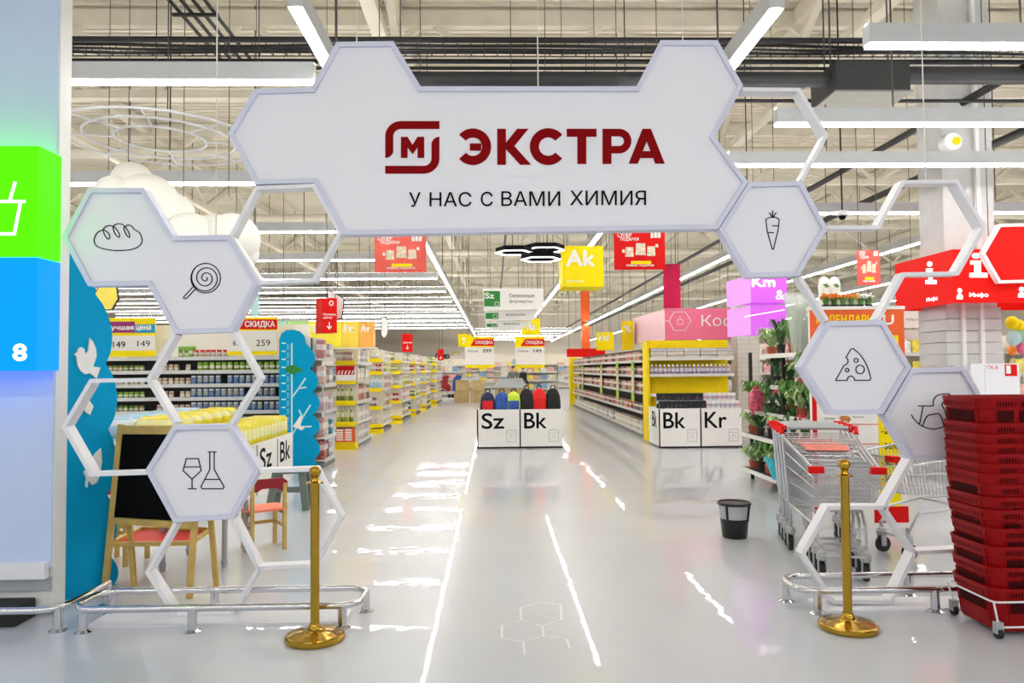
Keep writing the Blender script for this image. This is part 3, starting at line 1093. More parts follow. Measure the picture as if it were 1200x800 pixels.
def bird(parent, pts, A, B, nrm, nm='bird'):
    q = [onplane(px, py, A, B) + nrm * 0.002 for px, py in pts]
    return MB().prism(q, nrm * 0.012).build(nm, M['paper'], parent)


def z8(pts, ox=0, oy=380):
    return [(ox + x / 8.0, oy + y / 8.0) for x, y in pts]


bird(bd, z8([(685, 280), (712, 262), (725, 225), (750, 213), (778, 228), (790, 285), (815, 250), (830, 128), (862, 165), (888, 230), (893, 300), (860, 395), (928, 405), (895, 505), (830, 455), (790, 467), (750, 440), (718, 385), (708, 300)]), A, B, nrm)
bird(bd, [(117, 525), (118, 540), (116, 556), (112, 565), (107, 568), (102, 562), (101, 571), (99, 570), (100, 560), (97, 553), (104, 545), (110, 532)], A, B, nrm)
bird(bd, [(96, 470), (101, 466), (108, 476), (104, 486), (98, 482)], A, B, nrm, 'leaf_shape')

# height chart board further in
HY = 11.7
t = thing('height_chart', 'blue cloud-edged height chart board with ruler and white branches', 'height chart', (at(350, 549, HY).x, HY, 0))
edge = [(327, 549), (327, 398), (330, 390), (336, 386.5), (343, 386), (351, 388), (356, 393), (358, 402)] + lobes([(358, 403), (363, 432), (366, 459), (366, 486), (366, 512), (367, 540), (370, 549)], [8, 8, 8, 8, 8, 3])[1:]
pl = P2(edge, HY)
pl = [(x, max(0.0, z)) for x, z in pl]
bd = slab(MB(), pl, HY, HY + 0.03).build('board', M['bluecut'], t)
mb = MB()
for i in range(14):
    yy = 402 + i * 9.4
    strip(mb, P2([(330, yy), (335, yy)], HY), 0.022, HY - 0.004, HY)
    for f in (2.4, 4.7, 7.0):
        strip(mb, P2([(336.5, yy + f), (338.5, yy + f)], HY), 0.01, HY - 0.004, HY)
mb.build('ruler_marks', M['cyan'], bd)
mb = MB()
for seg in ([(342, 402), (342, 550)], [(342.5, 465), (350, 455), (358, 443)], [(350, 455), (359, 453.5)], [(343, 508), (354, 490), (364, 474)], [(355, 490), (350.5, 480)], [(350, 500), (365, 499.5)]):
    strip(mb, P2(seg, HY), 0.024, HY - 0.006, HY)
mb.build('branches', M['cyan'], bd)
slab(MB(), P2([(334, 432), (340, 427.5), (346, 428), (351, 431.5), (356, 433), (350, 436.5), (343, 438.5), (337, 436)], HY), HY - 0.012, HY).build('leaf_shape', M['green'], bd)
slab(MB(), P2([(343, 500), (350, 490), (352, 487), (355, 489), (352, 498), (357, 502), (353, 504), (348, 501)], HY), HY - 0.012, HY).build('bird', M['paper'], bd)

# easel with blackboard and red tray
bl, br = fl(123, 691), fl(222, 701)
tl, tr = at(142, 497, bl.y + 0.10), at(236, 497, br.y + 0.10)
t = thing('easel', 'wooden childrens easel with blackboard and red tray', 'easel', (bl + br) / 2)
for p_, q_ in ((bl, tl), (br, tr)):
    MB().bar(p_, q_, 0.038, 0.03, up=(0, 1, 0)).build('front_leg', M['wood'], t)
rl, rr = fl(157, 686), fl(254, 688)
for p_, q_ in ((rl, tl), (rr, tr)):
    MB().bar(p_, q_ + Vector((0, 0.03, -0.03)), 0.034, 0.03, up=(0, 1, 0)).build('rear_leg', M['wood'], t)


def lerp(a, b, u):
    return a + (b - a) * u


u0 = 0.415
mb = MB()
q = [lerp(bl, tl, u0), lerp(br, tr, u0), lerp(br, tr, 0.985), lerp(bl, tl, 0.985)]
n_ = (q[1] - q[0]).cross(q[3] - q[0]).normalized()
mb.prism(q, n_ * -0.012)
bb = mb.build('blackboard', M['board'], t)
MB().bar(q[0] + Vector((0, -.012, 0)), q[1] + Vector((0, -.012, 0)), 0.03, 0.042).build('lower_rail', M['wood'], bb)
MB().bar(q[3] + Vector((0, -.012, -.02)), q[2] + Vector((0, -.012, -.02)), 0.03, 0.06).build('upper_rail', M['wood'], bb)
zt2 = 0.30
tq = [fl(128, 638, zt2), fl(224, 636, zt2), fl(247, 620, zt2), fl(166, 619, zt2)]
tr_ = MB().prism([v + Vector((0, 0, -0.012)) for v in tq], (0, 0, 0.006)).build('tray', M['redfabric'], t)
for i in range(4):
    MB().bar(tq[i], tq[(i + 1) % 4], 0.026, 0.03).build('tray_edge', M['wood'], tr_)
for sx in (tq[0], tq[1]):
    pass


def kid_chair(label, x, y, ang, back, seat):
    t = thing('child_chair', label, 'child chair', (0, 0, 0), 'small wooden chairs of the play corner')
    w = 0.135
    for sx in (-1, 1):
        MB().bar((sx * w, -w, 0), (sx * w, -w, 0.33), 0.03, 0.03).build('leg', M['wood'], t)
        MB().bar((sx * w, w, 0), (sx * w, w, 0.56), 0.03, 0.03).build('leg', M['wood'], t)
        MB().bar((sx * w, -w, 0.20), (sx * w, w, 0.20), 0.018, 0.028).build('stretcher', M['wood'], t)
        MB().bar((sx * w, -w, 0.315), (sx * w, w, 0.315), 0.02, 0.035).build('seat_rail', M['wood'], t)
    MB().bar((-w, -w, 0.20), (w, -w, 0.20), 0.018, 0.028).build('stretcher', M['wood'], t)
    mb = MB()
    rr_ = rrect(-0.17, 0.17, -0.165, 0.145, 0.04, 3)
    mb.prism([(v.x, v.y, 0.333) for v in rr_], (0, 0, 0.018))
    mb.build('seat', M[seat], t)
    pts = [(-0.155, 0.50), (-0.155, 0.575), (-0.12, 0.605), (0.12, 0.605), (0.155, 0.575), (0.155, 0.50), (0.1, 0.5), (0.06, 0.525), (-0.06, 0.525), (-0.1, 0.5)]
    MB().prism([(a, w - 0.012, c) for a, c in pts], (0, 0.026, 0)).build('backrest', M[back], t)
    t.location = (x, y, 0)
    t.rotation_euler = (0, 0, radians(ang))
    return t


pc_ = (fl(303, 650) + fl(329, 643)) / 2
kid_chair('child chair with dark red backrest and salmon seat beside the brass post', pc_.x - 0.09, pc_.y + 0.13, -147, 'burgundy', 'salmon')
kid_chair('child chair mostly hidden behind the easel and blue board', -2.98, 6.12, 80, 'burgundy', 'salmon')
# low play table with tubular legs
t = thing('play_table', 'low white play table on grey tubular legs behind the easel', 'table', (-2.33, 5.95, 0))
l1, l2 = fl(182, 674) + Vector((0, 0.12, 0)), fl(262, 666) + Vector((0, 0.02, 0))
for p_ in (l1, l2, l1 + Vector((0, 0.5, 0)), l2 + Vector((0, 0.5, 0))):
    MB().lathe([(0.022, 0.0), (0.022, 0.03), (0.026, 0.035), (0.026, 0.06), (0.021, 0.065), (0.021, 0.46), (0.0, 0.46)], 12, p_).build('leg', M['grey_metal'], t, smooth=True)
x0, x1, y0, y1 = l1.x - 0.06, l2.x + 0.06, l1.y - 0.03, l2.y + 0.55
MB().prism([(v.x, v.y, 0.46) for v in rrect(x0, x1, y0, y1, 0.08)], (0, 0, 0.022)).build('table_top', M['white'], t)
# step stool
p_ = fl(337, 598)
t = thing('step_stool', 'grey green plastic step stool beside the nappy bin', 'stool', (p_.x, p_.y + 0.14, 0))
for sx in (-1, 1):
    for sy in (0, 1):
        a = Vector((p_.x + sx * 0.2, p_.y + sy * 0.26, 0)); c = Vector((p_.x + sx * 0.14, p_.y + 0.05 + sy * 0.16, 0.40))
        mb = MB(); mb.bar(a, c, 0.075, 0.035, up=(0, 1, 0)); mb.build('leg', M['stool'], t)
MB().bar((p_.x - 0.165, p_.y + 0.03, 0.22), (p_.x + 0.165, p_.y + 0.03, 0.22), 0.02, 0.06).build('crossbar', M['stool'], t)
MB().prism([(v.x, v.y, 0.39) for v in rrect(p_.x - 0.17, p_.x + 0.17, p_.y + 0.0, p_.y + 0.27, 0.04)], (0, 0, 0.04)).build('step_top', M['stool'], t)

# ---------------------------------------------------------------- cloud of white balls, hung
CY_ = 7.6
p_ = at(215, 300, CY_)
t = thing('cloud_ornament', 'white cloud ornament of round paper balls hanging behind the bread panel', 'cloud ornament', p_)
for i, (px, py, r, dy) in enumerate(((155, 214, 24, 0.15), (134, 228, 22, -0.1), (172, 242, 38, 0.0), (204, 249, 23, 0.2), (224, 288, 38, 0.0), (252, 284, 33, 0.18), (273, 281, 31, 0.0), (150, 262, 34, 0.1), (285, 297, 18, 0.05))):
    c = at(px, py, CY_ + dy)
    MB().ball(c, r * (CY_ + dy) / F_PX, 28, 16).build('ball', M['ball'], t, smooth=True)
for px in (150, 215, 268):
    a = at(px, 230, CY_ + 0.05)
    MB().tube([a, (a.x, a.y, 7.668)], 0.004, 5).build('suspension_wire', M['cord'], t)

# concentric ring frame, hung flat
RZ, RCY = 3.98, 8.0
c = at(190, 155, RCY)
c = Vector((-3.52, RCY, RZ))
t = thing('ring_frame', 'three concentric thin metal rings hanging flat near the ceiling', 'ring frame', c)
for r in (1.0, 0.74, 0.45):
    MB().tube([c + Vector((r * cos(2 * pi * i / 64), r * sin(2 * pi * i / 64), 0)) for i in range(64)], 0.013, 6, closed=True).build('ring', M['white'], t, smooth=True)
for i in range(8):
    a = 2 * pi * (i + 0.3) / 8
    d = Vector((cos(a), sin(a), 0))
    MB().tube([c + d * 0.45, c + d * 1.0], 0.010, 6).build('spoke', M['white'], t)
for i in range(4):
    a = 2 * pi * (i + 0.3) / 4
    d = c + Vector((cos(a), sin(a), 0))
    MB().tube([d, (d.x, d.y, 7.668)], 0.006, 5).build('suspension_wire', M['cord'], t)

# ================================================================ RIGHT OF THE ENTRANCE
# --- shopping trolleys
M['salmon2'] = mat('faded_red_plate', C(214, 120, 104), 0.6, var=0.15, scale=20)
def wirebasket(mb, T0, T1, B0, B1, n, r, horiz=6):
    """wires between a top edge T0-T1 and a bottom edge B0-B1"""
    for i in range(n + 1):
        u = i / n
        mb.tube([lerp(T0, T1, u), lerp(B0, B1, u)], r, 3)
    for j in range(horiz + 1):
        u = j / horiz
        mb.tube([lerp(T0, B0, u), lerp(T1, B1, u)], r * 1.25, 4)


def make_trolley(label):
    t = thing('shopping_trolley', label, 'shopping trolley', (0, 0, 0), 'shopping trolleys')
    V = Vector
    # corners: rear (handle side, +y), front (-y)
    RT = [V((-0.28, 0.44, 0.93)), V((0.28, 0.44, 0.93))]
    FT = [V((-0.215, -0.52, 0.80)), V((0.215, -0.52, 0.80))]
    RB = [V((-0.24, 0.40, 0.46)), V((0.24, 0.40, 0.46))]
    FB = [V((-0.20, -0.42, 0.52)), V((0.20, -0.42, 0.52))]
    mb = MB()
    wirebasket(mb, FT[0], FT[1], FB[0], FB[1], 16, 0.0026, 4)
    mb.build('front_grid', M['wire'], t)
    for k in (0, 1):
        mb = MB()
        wirebasket(mb, RT[k], FT[k], RB[k], FB[k], 26, 0.0026, 4)
        mb.build('side_grid', M['wire'], t)
    mb = MB()
    wirebasket(mb, RB[0], RB[1], FB[0], FB[1], 12, 0.0028, 10)
    mb.build('floor_grid', M['wire'], t)
    mb = MB()
    wirebasket(mb, V((-0.27, 0.42, 0.92)), V((0.27, 0.42, 0.92)), V((-0.21, -0.02, 0.80)), V((0.21, -0.02, 0.80)), 12, 0.003, 5)
    fp = mb.build('child_seat_flap', M['wire'], t)
    MB().prism([V((-0.17, 0.24, 0.885)), V((0.17, 0.24, 0.885)), V((0.155, 0.13, 0.855)), V((-0.155, 0.13, 0.855))], (0, 0, 0.006)).build('seat_plate', M['salmon2'], fp)
    MB().tube([RT[0], FT[0], FT[1], RT[1]], 0.008, 6).build('top_rim', M['wire'], t)
    h = MB().tube([V((-0.26, 0.55, 1.0)), V((0.26, 0.55, 1.0))], 0.016, 10).build('handle', M['grey_metal'], t, smooth=True)
    for s in (-1, 1):
        MB().tube([V((s * 0.24, 0.55, 1.0)), V((s * 0.30, 0.55, 1.0)), V((s * 0.285, 0.47, 0.955))], 0.02, 8).build('grip_end', M['red'], h, smooth=True)
        MB().box((s * 0.20 - 0.05, -0.545, 0.77), (s * 0.20 + 0.05, -0.49, 0.815)).build('corner_bumper', M['red'], t)
        # chassis: upright from the handle down to the rear castor, then forward rail
        MB().tube([V((s * 0.285, 0.47, 0.955)), V((s * 0.26, 0.42, 0.50)), V((s * 0.25, 0.40, 0.40)), V((s * 0.235, 0.46, 0.24))], 0.013, 8).build('rear_leg', M['wire'], t, smooth=True)
        MB().tube([V((s * 0.25, 0.40, 0.40)), V((s * 0.23, 0.1, 0.40)), V((s * 0.17, -0.26, 0.36)), V((s * 0.145, -0.38, 0.17))], 0.012, 8).build('side_rail', M['wire'], t, smooth=True)
        for (x, y) in ((s * 0.235, 0.48), (s * 0.145, -0.36)):
            w = MB()
            w.tube([V((x - 0.016, y + 0.02, 0.062)), V((x + 0.016, y + 0.02, 0.062))], 0.062, 18)
            wh = w.build('wheel', M['rubber'], t, smooth=True)
            f = MB()
            for q in (-0.024, 0.024):
                f.box((x + q - 0.003, y - 0.012, 0.05), (x + q + 0.003, y + 0.034, 0.15))
            f.lathe([(0.038, 0.14), (0.042, 0.155), (0.034, 0.19), (0.016, 0.2), (0.016, 0.25)], 12, (x, y + 0.01, 0))
            f.build('castor_fork', M['grey_metal'], wh)
    MB().tube([V((-0.23, 0.1, 0.40)), V((0.23, 0.1, 0.40))], 0.009, 6).build('cross_tube', M['wire'], t)
    MB().tube([V((-0.145, -0.38, 0.17)), V((0.145, -0.38, 0.17))], 0.009, 6).build('cross_tube', M['wire'], t)
    return t


proto = make_trolley('shopping trolley at the front of the nested row, red corner bumpers towards us')
ax = Vector((0.24, 1.0, 0)).normalized()
org = Vector((2.545, 5.64, 0))
ang = math.atan2(-0.24, 1.0)
for i in range(4):
    o = proto if i == 0 else copy_tree(proto)
    o.location = org + ax * (0.19 * i)
    o.rotation_euler = (0, 0, ang)
    if i:
        for ch in [c_ for c_ in o.children if c_.name.startswith('corner_bumper')]:
            bpy.data.objects.remove(ch)
        o['label'] = 'shopping trolley nested in the row, %s from the front' % ORD[i]
o = copy_tree(proto)
o.location = (3.52, 6.02, 0)
o.rotation_euler = (0, 0, radians(-78))
o['label'] = 'single shopping trolley standing apart behind the red baskets'

# --- stack of red baskets on a wheeled wire base
bx0, by0 = 3.03, 4.335          # centre


def basket_mesh():
    Lx0, Ly0, Lx1, Ly1, H = 0.246, 0.18, 0.276, 0.206, 0.24
    mb = MB()

    def loop(f, z, grow=0.0, r=0.07):
        return [Vector((v.x, v.y, z)) for v in rrect(-(Lx0 + (Lx1 - Lx0) * f) - grow, (Lx0 + (Lx1 - Lx0) * f) + grow, -(Ly0 + (Ly1 - Ly0) * f) - grow, (Ly0 + (Ly1 - Ly0) * f) + grow, r + 0.01 * f, 3)]
    loops = [loop(0, 0), loop(0.05, 0.01, 0.004), loop(0.70, H * 0.74, 0.0), loop(0.71, H * 0.75, 0.006), loop(0.90, H * 0.9, 0.006), loop(0.93, H * 0.93, 0.008), loop(1.0, H, 0.008), loop(1.0, H, 0.002), loop(0.72, H * 0.75, -0.003), loop(0.06, 0.012, -0.002)]
    k = len(loops[0])
    vs = [p for l in loops for p in l]
    fs = []
    for i in range(len(loops) - 1):
        for j in range(k):
            fs.append((i * k + j, i * k + (j + 1) % k, (i + 1) * k + (j + 1) % k, (i + 1) * k + j))
    fs.append(tuple(range(k - 1, -1, -1)))
    mb.add(vs, fs)
    return mb, (Lx0, Ly0, Lx1, Ly1, H)


def make_basket(label):
    mb, (Lx0, Ly0, Lx1, Ly1, H) = basket_mesh()
    t = thing('shopping_basket', label, 'shopping basket', (0, 0, 0), 'stack of red shopping baskets')
    mb.build('tub', M['basketred'], t, smooth=True)
    mb = MB()
    # ribs standing proud of the tapered walls
    for face in ('x', 'y'):
        half0, half1 = (Lx0, Lx1) if face == 'x' else (Ly0, Ly1)
        oth0, oth1 = (Ly0, Ly1) if face == 'x' else (Lx0, Lx1)
        n = 24 if face == 'x' else 16
        for i in range(n + 1):
            u = -0.72 + 1.44 * i / n
            if abs(abs(u) - 0.28) < 0.07 and face == 'x':
                continue
            for s in (-1, 1):
                f0, f1 = 0.12, 0.68
                a = Vector((u * (half0 + (half1 - half0) * f0), s * (oth0 + (oth1 - oth0) * f0), H * (f0 + 0.03)))
                c = Vector((u * (half0 + (half1 - half0) * f1), s * (oth0 + (oth1 - oth0) * f1), H * (f1 + 0.03)))
                if face == 'y':
                    a = Vector((a.y, a.x, a.z)); c = Vector((c.y, c.x, c.z))
                mb.bar(a, c, 0.006, 0.010)
        for i in range(n + 1):
            u = -0.72 + 1.44 * i / n
            for s in (-1, 1):
                f0, f1 = 0.77, 0.90
                a = Vector((u * (half0 + (half1 - half0) * f0), s * (oth0 + (oth1 - oth0) * f0 + 0.004), H * f0))
                c = Vector((u * (half0 + (half1 - half0) * f1), s * (oth0 + (oth1 - oth0) * f1 + 0.004), H * f1))
                if face == 'y':
                    a = Vector((a.y, a.x, a.z)); c = Vector((c.y, c.x, c.z))
                mb.bar(a, c, 0.005, 0.010)
    mb.build('ribs', M['basketred'], t)
    mb = MB()          # dark plates painted as shade in the slotted fields between the corner posts
    for s in (-1, 1):
        for f0, f1 in ((0.40, 0.66), (0.77, 0.88)):
            g = lambda a0, a1, f: a0 + (a1 - a0) * f
            for u0, u1 in ((-0.70, -0.34), (-0.2, 0.2), (0.34, 0.70)):
                q = [Vector((u * g(Lx0, Lx1, f), s * (g(Ly0, Ly1, f) + 0.0065), H * (f + 0.02))) for u, f in ((u0, f0), (u1, f0), (u1, f1), (u0, f1))]
                mb.prism(q, (0, -s * 0.002, 0))
            q = [Vector((s * (g(Lx0, Lx1, f) + 0.0065), u * g(Ly0, Ly1, f), H * (f + 0.02))) for u, f in ((-0.6, f0), (0.6, f0), (0.6, f1), (-0.6, f1))]
            mb.prism(q, (-s * 0.002, 0, 0))
    mb.build('slot_shade', M['slotshade'], t)
    return t


zs = [0.27, 0.385, 0.50, 0.60, 0.70, 0.77, 0.84, 0.90, 0.955, 1.01, 1.065, 1.12, 1.18, 1.325]
pb = make_basket('red shopping basket at the bottom of the stack on the wheeled base')
for i, zr in enumerate(zs):
    o = pb if i == 0 else copy_tree(pb)
    o.location = (bx0 + rnd.uniform(-0.006, 0.006) - 0.02 * i / 13, by0 + rnd.uniform(-0.006, 0.006) + 0.03 * i / 13, zr - 0.24)
    o.rotation_euler = (0, 0, radians(rnd.uniform(-.4, .4)))
    if i == len(zs) - 1:
        o['label'] = 'red shopping basket on top of the stack at the right edge'
    elif i:
        o['label'] = 'red shopping basket nested in the stack, %s from the floor' % ORD[i]
t = thing('basket_dolly', 'white wire base on castors under the red basket stack', 'basket dolly', (bx0, by0, 0))
MB().tube([Vector((bx0 + v.x, by0 + v.y, 0.055)) for v in rrect(-0.24, 0.24, -0.19, 0.19, 0.03, 2)], 0.006, 6, closed=True).build('lower_hoop', M['white'], t)
MB().tube([Vector((bx0 + v.x, by0 + v.y, 0.20)) for v in rrect(-0.285, 0.285, -0.215, 0.215, 0.03, 2)], 0.006, 6, closed=True).build('upper_hoop', M['white'], t)
for sx in (-1, 1):
    for sy in (-1, 1):
        x, y = bx0 + sx * 0.255, by0 + sy * 0.2
        MB().tube([(x + sx * 0.03, y + sy * 0.015, 0.2), (x, y, 0.085)], 0.006, 6).build('strut', M['white'], t)
        w = MB().tube([(x - 0.012, y, 0.03), (x + 0.012, y, 0.03)], 0.03, 14).build('wheel', M['rubber'], t, smooth=True)
        MB().box((x - 0.02, y - 0.018, 0.028), (x + 0.02, y + 0.018, 0.09)).build('fork', M['grey_metal'], w)

# --- waste bin
p_ = fl(861, 629)
t = thing('waste_bin', 'small black waste bin with clear upper band standing in the aisle', 'waste bin', p_)
S = p_.y / F_PX
MB().lathe([(0.10, 0.0), (0.108, 0.01), (0.124, 0.165), (0.126, 0.17), (0.122, 0.17), (0.106, 0.012), (0.0, 0.012)], 32, p_).build('liner', M['plastic'], t, smooth=True)
for a in range(4):
    th = radians(45 + 90 * a)
    d = Vector((cos(th), sin(th), 0))
    MB().bar(p_ + d * 0.122 + Vector((0, 0, 0.15)), p_ + d * 0.142 + Vector((0, 0, 0.31)), 0.022, 0.012).build('rib', M['plastic'], t)
mb = MB()
mb.lathe([(0.137, 0.285), (0.146, 0.29), (0.148, 0.305), (0.14, 0.312), (0.134, 0.30)], 32, p_)
mb.build('rim', M['plastic'], t, smooth=True)
MB().lathe([(0.123, 0.165), (0.138, 0.295), (0.136, 0.295), (0.121, 0.165)], 32, p_).build('mesh_wall', mat('grey_mesh', C(206, 208, 212), 0.5, var=0.1, scale=60, alpha=0.7), t, smooth=True)

# --- discount board behind the trolleys
QY = 6.95
a, c = at(949, 363, QY), at(1058, 363, QY)
t = thing('promotion_board', 'tall promotion board with orange header and yellow discount strip behind the trolleys', 'poster board', ((a.x + c.x) / 2, QY, 0))
MB().box((a.x, QY, 0.0), (c.x, QY + 0.05, a.z)).build('panel', M['paper'], t)
hz = at(950, 425, QY).z
hd = MB().box((a.x - 0.004, QY - 0.008, hz), (c.x + 0.004, QY, a.z)).build('header', M['orange'], t)
MB().box((a.x - 0.01, QY - 0.02, a.z), (c.x + 0.01, QY + 0.06, a.z + 0.03)).build('top_rail', M['paper'], t)
mb = MB(); px_letters(mb, 'КАЛЕНДАРЬ', 957, 369, 1022, 381, QY - 0.009, 0.02, 0.003); mb.build('lettering', M['yellow'], hd)
mb = MB(); px_letters(mb, 'U', 1035, 369, 1047, 380, QY - 0.009, 0.04, 0.003); mb.build('lettering', M['paper'], hd)
MB().box((at(1040, 400, QY).x, QY - 0.012, hz + 0.02), (at(1052, 400, QY).x, QY - 0.008, hz + 0.25)).build('price_patch', M['yellow'], hd)
yp = at(1029, 485, QY); yq = at(1056, 593, QY)
ys = MB().box((yp.x, QY - 0.006, yq.z), (yq.x, QY, yp.z)).build('discount_strip', M['yellow'], t)
mb = MB()
for tx, yy in (('-20%', 508), ('-30%', 526), ('-30%', 545), ('-30%', 564)):
    px_letters(mb, tx, 1033, yy - 7, 1052, yy, QY - 0.007, 0.01, 0.003)
mb.build('lettering', M['black'], ys)
MB().box((yp.x - 0.06, QY - 0.004, 0.05), (c.x, QY, yq.z)).build('lower_band', M['red'], t)
rx = at(955, 480, QY).x; rx2 = at(960, 480, QY).x
MB().box((a.x, QY - 0.01, 0.0), (a.x + 0.04, QY, hz)).build('red_edge', M['red'], t)
mb = MB()
for yy in (497, 520, 541, 560):
    strip(mb, P2([(958, yy), (1054, yy)], QY - 0.005), 0.006, QY - 0.005, QY)
mb.build('ruled_lines', M['red'], t)
mb = MB()
px_letters(mb, 'овощи', 966, 489, 978, 492, QY - 0.005, 0.0, 0.003)
px_letters(mb, 'Фрукты', 999, 487, 1012, 490, QY - 0.005, 0.0, 0.003)
mb.build('small_print', M['black'], t)
slab(MB(), P2([(983, 489), (986, 487), (994, 487), (997, 491), (994, 496), (991, 492), (987, 495)], QY), QY - 0.005, QY).build('food_picture', mat('food_print', C(190, 120, 60), 0.6, var=0.5, scale=40), t)


# --- plants
def blades(mb, c, n, h, spread, w, mi=0, droop=0.35, base=0.02, tip=0.15):
    for i in range(n):
        a = rnd.uniform(0, 2 * pi)
        l = h * rnd.uniform(0.6, 1.05)
        s = spread * rnd.uniform(0.45, 1.0)
        d = Vector((cos(a), sin(a), 0))
        sd = Vector((-sin(a), cos(a), 0)) * (w / 2)
        p0 = c + d * base
        p1 = c + d * (s * 0.45) + Vector((0, 0, l * 0.65))
        p2 = c + d * (s * 0.8) + Vector((0, 0, l * (1.0 - droop * 0.3)))
        p3 = c + d * s + Vector((0, 0, l * (1.0 - droop)))
        mb.add([p0 - sd * 0.4, p0 + sd * 0.4, p1 - sd, p1 + sd, p2 - sd * 0.8, p2 + sd * 0.8, p3 - sd * tip, p3 + sd * tip],
               [(0, 1, 3, 2), (2, 3, 5, 4), (4, 5, 7, 6)], mi)


def blossoms(mb, c, n, r0, z0, z1, size, mi=0):
    for i in range(n):
        a = rnd.uniform(0, 2 * pi); r = r0 * sqrt(rnd.random())
        q = c + Vector((r * cos(a), r * sin(a), rnd.uniform(z0, z1)))
        s = size * rnd.uniform(0.7, 1.2)
        mb.ball(q, s, 6, 4, mi, 0.6)


PLANT_GROUP = 'potted plants on the plant rack'


def plant(label, p, pot, leaf, h, spread, n, w, potr=0.06, poth=0.11, flower=None, fcount=0, fz=(0.8, 1.0), fs=0.02, droop=0.35, group=PLANT_GROUP, nm='potted_plant'):
    t = thing(nm, label, 'plant', p, group)
    p = Vector(p)
    MB().lathe([(potr * 0.75, 0.0), (potr, poth * 0.95), (potr * 1.08, poth * 0.95), (potr * 1.08, poth), (potr * 0.9, poth), (0.0, poth * 0.9)], 12, p).build('pot', M[pot], t, smooth=True)
    mb = MB()
    blades(mb, p + Vector((0, 0, poth * 0.9)), n, h, spread, w, droop=droop)
    mb.build('foliage', M[leaf], t)
    if flower:
        mb = MB()
        blossoms(mb, p + Vector((0, 0, poth)), fcount, spread * 0.8, h * fz[0], h * fz[1], fs)
        mb.build('blossoms', M[flower], t)
    return t


# rack: long side towards the aisle
RX0, RX1, RY0, RY1 = 3.36, 3.78, 7.75, 10.15
rk = thing('plant_rack', 'black and white tiered plant rack beside the discount board', 'rack', ((RX0 + RX1) / 2, (RY0 + RY1) / 2, 0))
LEV = [(0.16, RX0, 0.0), (0.62, RX0 + 0.0, 0.0), (0.93, RX0 + 0.05, 0.0), (1.27, RX0 + 0.13, 0.6), (1.66, RX0 + 0.10, 0.5)]
for (x, y) in ((RX0 + 0.12, RY0 + 0.05), (RX0 + 0.12, (RY0 + RY1) / 2), (RX0 + 0.12, RY1 - 0.05), (RX1, RY0 + 0.05), (RX1, (RY0 + RY1) / 2), (RX1, RY1 - 0.05)):
    MB().box((x - 0.02, y - 0.02, 0.0), (x + 0.02, y + 0.02, 1.70)).build('post', M['darkmetal'], rk)
for z, xf, cut in LEV:
    sh = MB().box((xf, RY0, z - 0.03), (RX1 + 0.02, RY1 - cut, z)).build('shelf', M['darkmetal'], rk)
    MB().box((xf - 0.012, RY0, z - 0.045), (xf, RY1 - cut, z + 0.008)).build('shelf_edge', M['shelf'], sh)
    MB().box((xf - 0.012, RY0 - 0.012, z - 0.045), (RX1 + 0.02, RY0, z + 0.008)).build('shelf_edge', M['shelf'], sh)
kinds = [
    ('leafy green plant in terracotta pot, %s rack shelf', 'terracotta', 'leafgreen', 0.34, 0.26, 60, 0.045, 0.07, 0.12, None),
    ('dark strappy plant in dark pot, %s rack shelf', 'potdark', 'leafdark', 0.36, 0.18, 34, 0.035, 0.055, 0.12, None),
    ('pale variegated plant in terracotta pot, %s rack shelf', 'terracotta', 'leafpale', 0.26, 0.24, 60, 0.05, 0.065, 0.10, None),
    ('plant with pink blossoms in dark pot, %s rack shelf', 'potdark', 'leafdark', 0.22, 0.18, 44, 0.04, 0.055, 0.10, 'petalpink'),
]
order = {0: [0, 2, 1, 0, 2, 0, 1, 2], 1: [1, 3, 1, 2, 1, 3, 2], 2: [0, 0, 2, 0, 3, 1, 2, 0], 3: [2, 0, 2, 3, 1], 4: [1, 1, 1, 0, 1, 2]}
for li, (z, xf, cut) in enumerate(LEV):
    seq = order[li]
    for j, k in enumerate(seq):
        y = RY0 + 0.16 + (RY1 - cut - RY0 - 0.3) * j / (len(seq) - 1)
        for row, xx in enumerate((xf + 0.10, xf + 0.30)):
            kk = kinds[k if row == 0 else (k + 1) % 3]
            if xx > RX1 - 0.03 or (row and li in (1, 2)):
                continue
            plant((kk[0] % ['bottom', 'second', 'third', 'fourth', 'top'][li]).replace(' of the plant rack', '') + ', %s from the front%s' % (ORD[j], ', rear row' if row else ''), (xx + rnd.uniform(-.02, .02), y + rnd.uniform(-.03, .03), z), kk[1], kk[2], kk[3] * rnd.uniform(.85, 1.15), kk[4], kk[5], kk[6], kk[7], kk[8], kk[9], 14)
# turquoise wrapped bouquet on the bottom shelf
p_ = Vector((RX0 + 0.0, 8.9, 0.17))
t = thing('wrapped_bouquet', 'turquoise paper wrapped bouquet on the bottom shelf of the plant rack', 'bouquet', p_)
MB().lathe([(0.05, 0.0), (0.15, 0.26), (0.135, 0.26), (0.04, 0.01)], 9, p_).build('paper_cone', mat('turquoise_paper', C(60, 196, 214), 0.4, var=0.2, scale=14), t)
mb = MB(); blades(mb, p_ + Vector((0, 0, 0.12)), 40, 0.24, 0.17, 0.04); mb.build('foliage', M['leafpale'], t)
# a coloured gift bag on the fourth shelf edge
p_ = Vector((3.36, 9.55, 0.94))
t = thing('gift_pouch', 'orange and purple cone shaped pouch on the plant rack', 'gift pouch', p_)
MB().lathe([(0.06, 0), (0.095, 0.02), (0.1, 0.14), (0.085, 0.24), (0.03, 0.29), (0.05, 0.32), (0.0, 0.31)], 7, p_).build('pouch_body', mat('pouch_print', C(196, 70, 96), 0.4, var=0.8, scale=18), t)
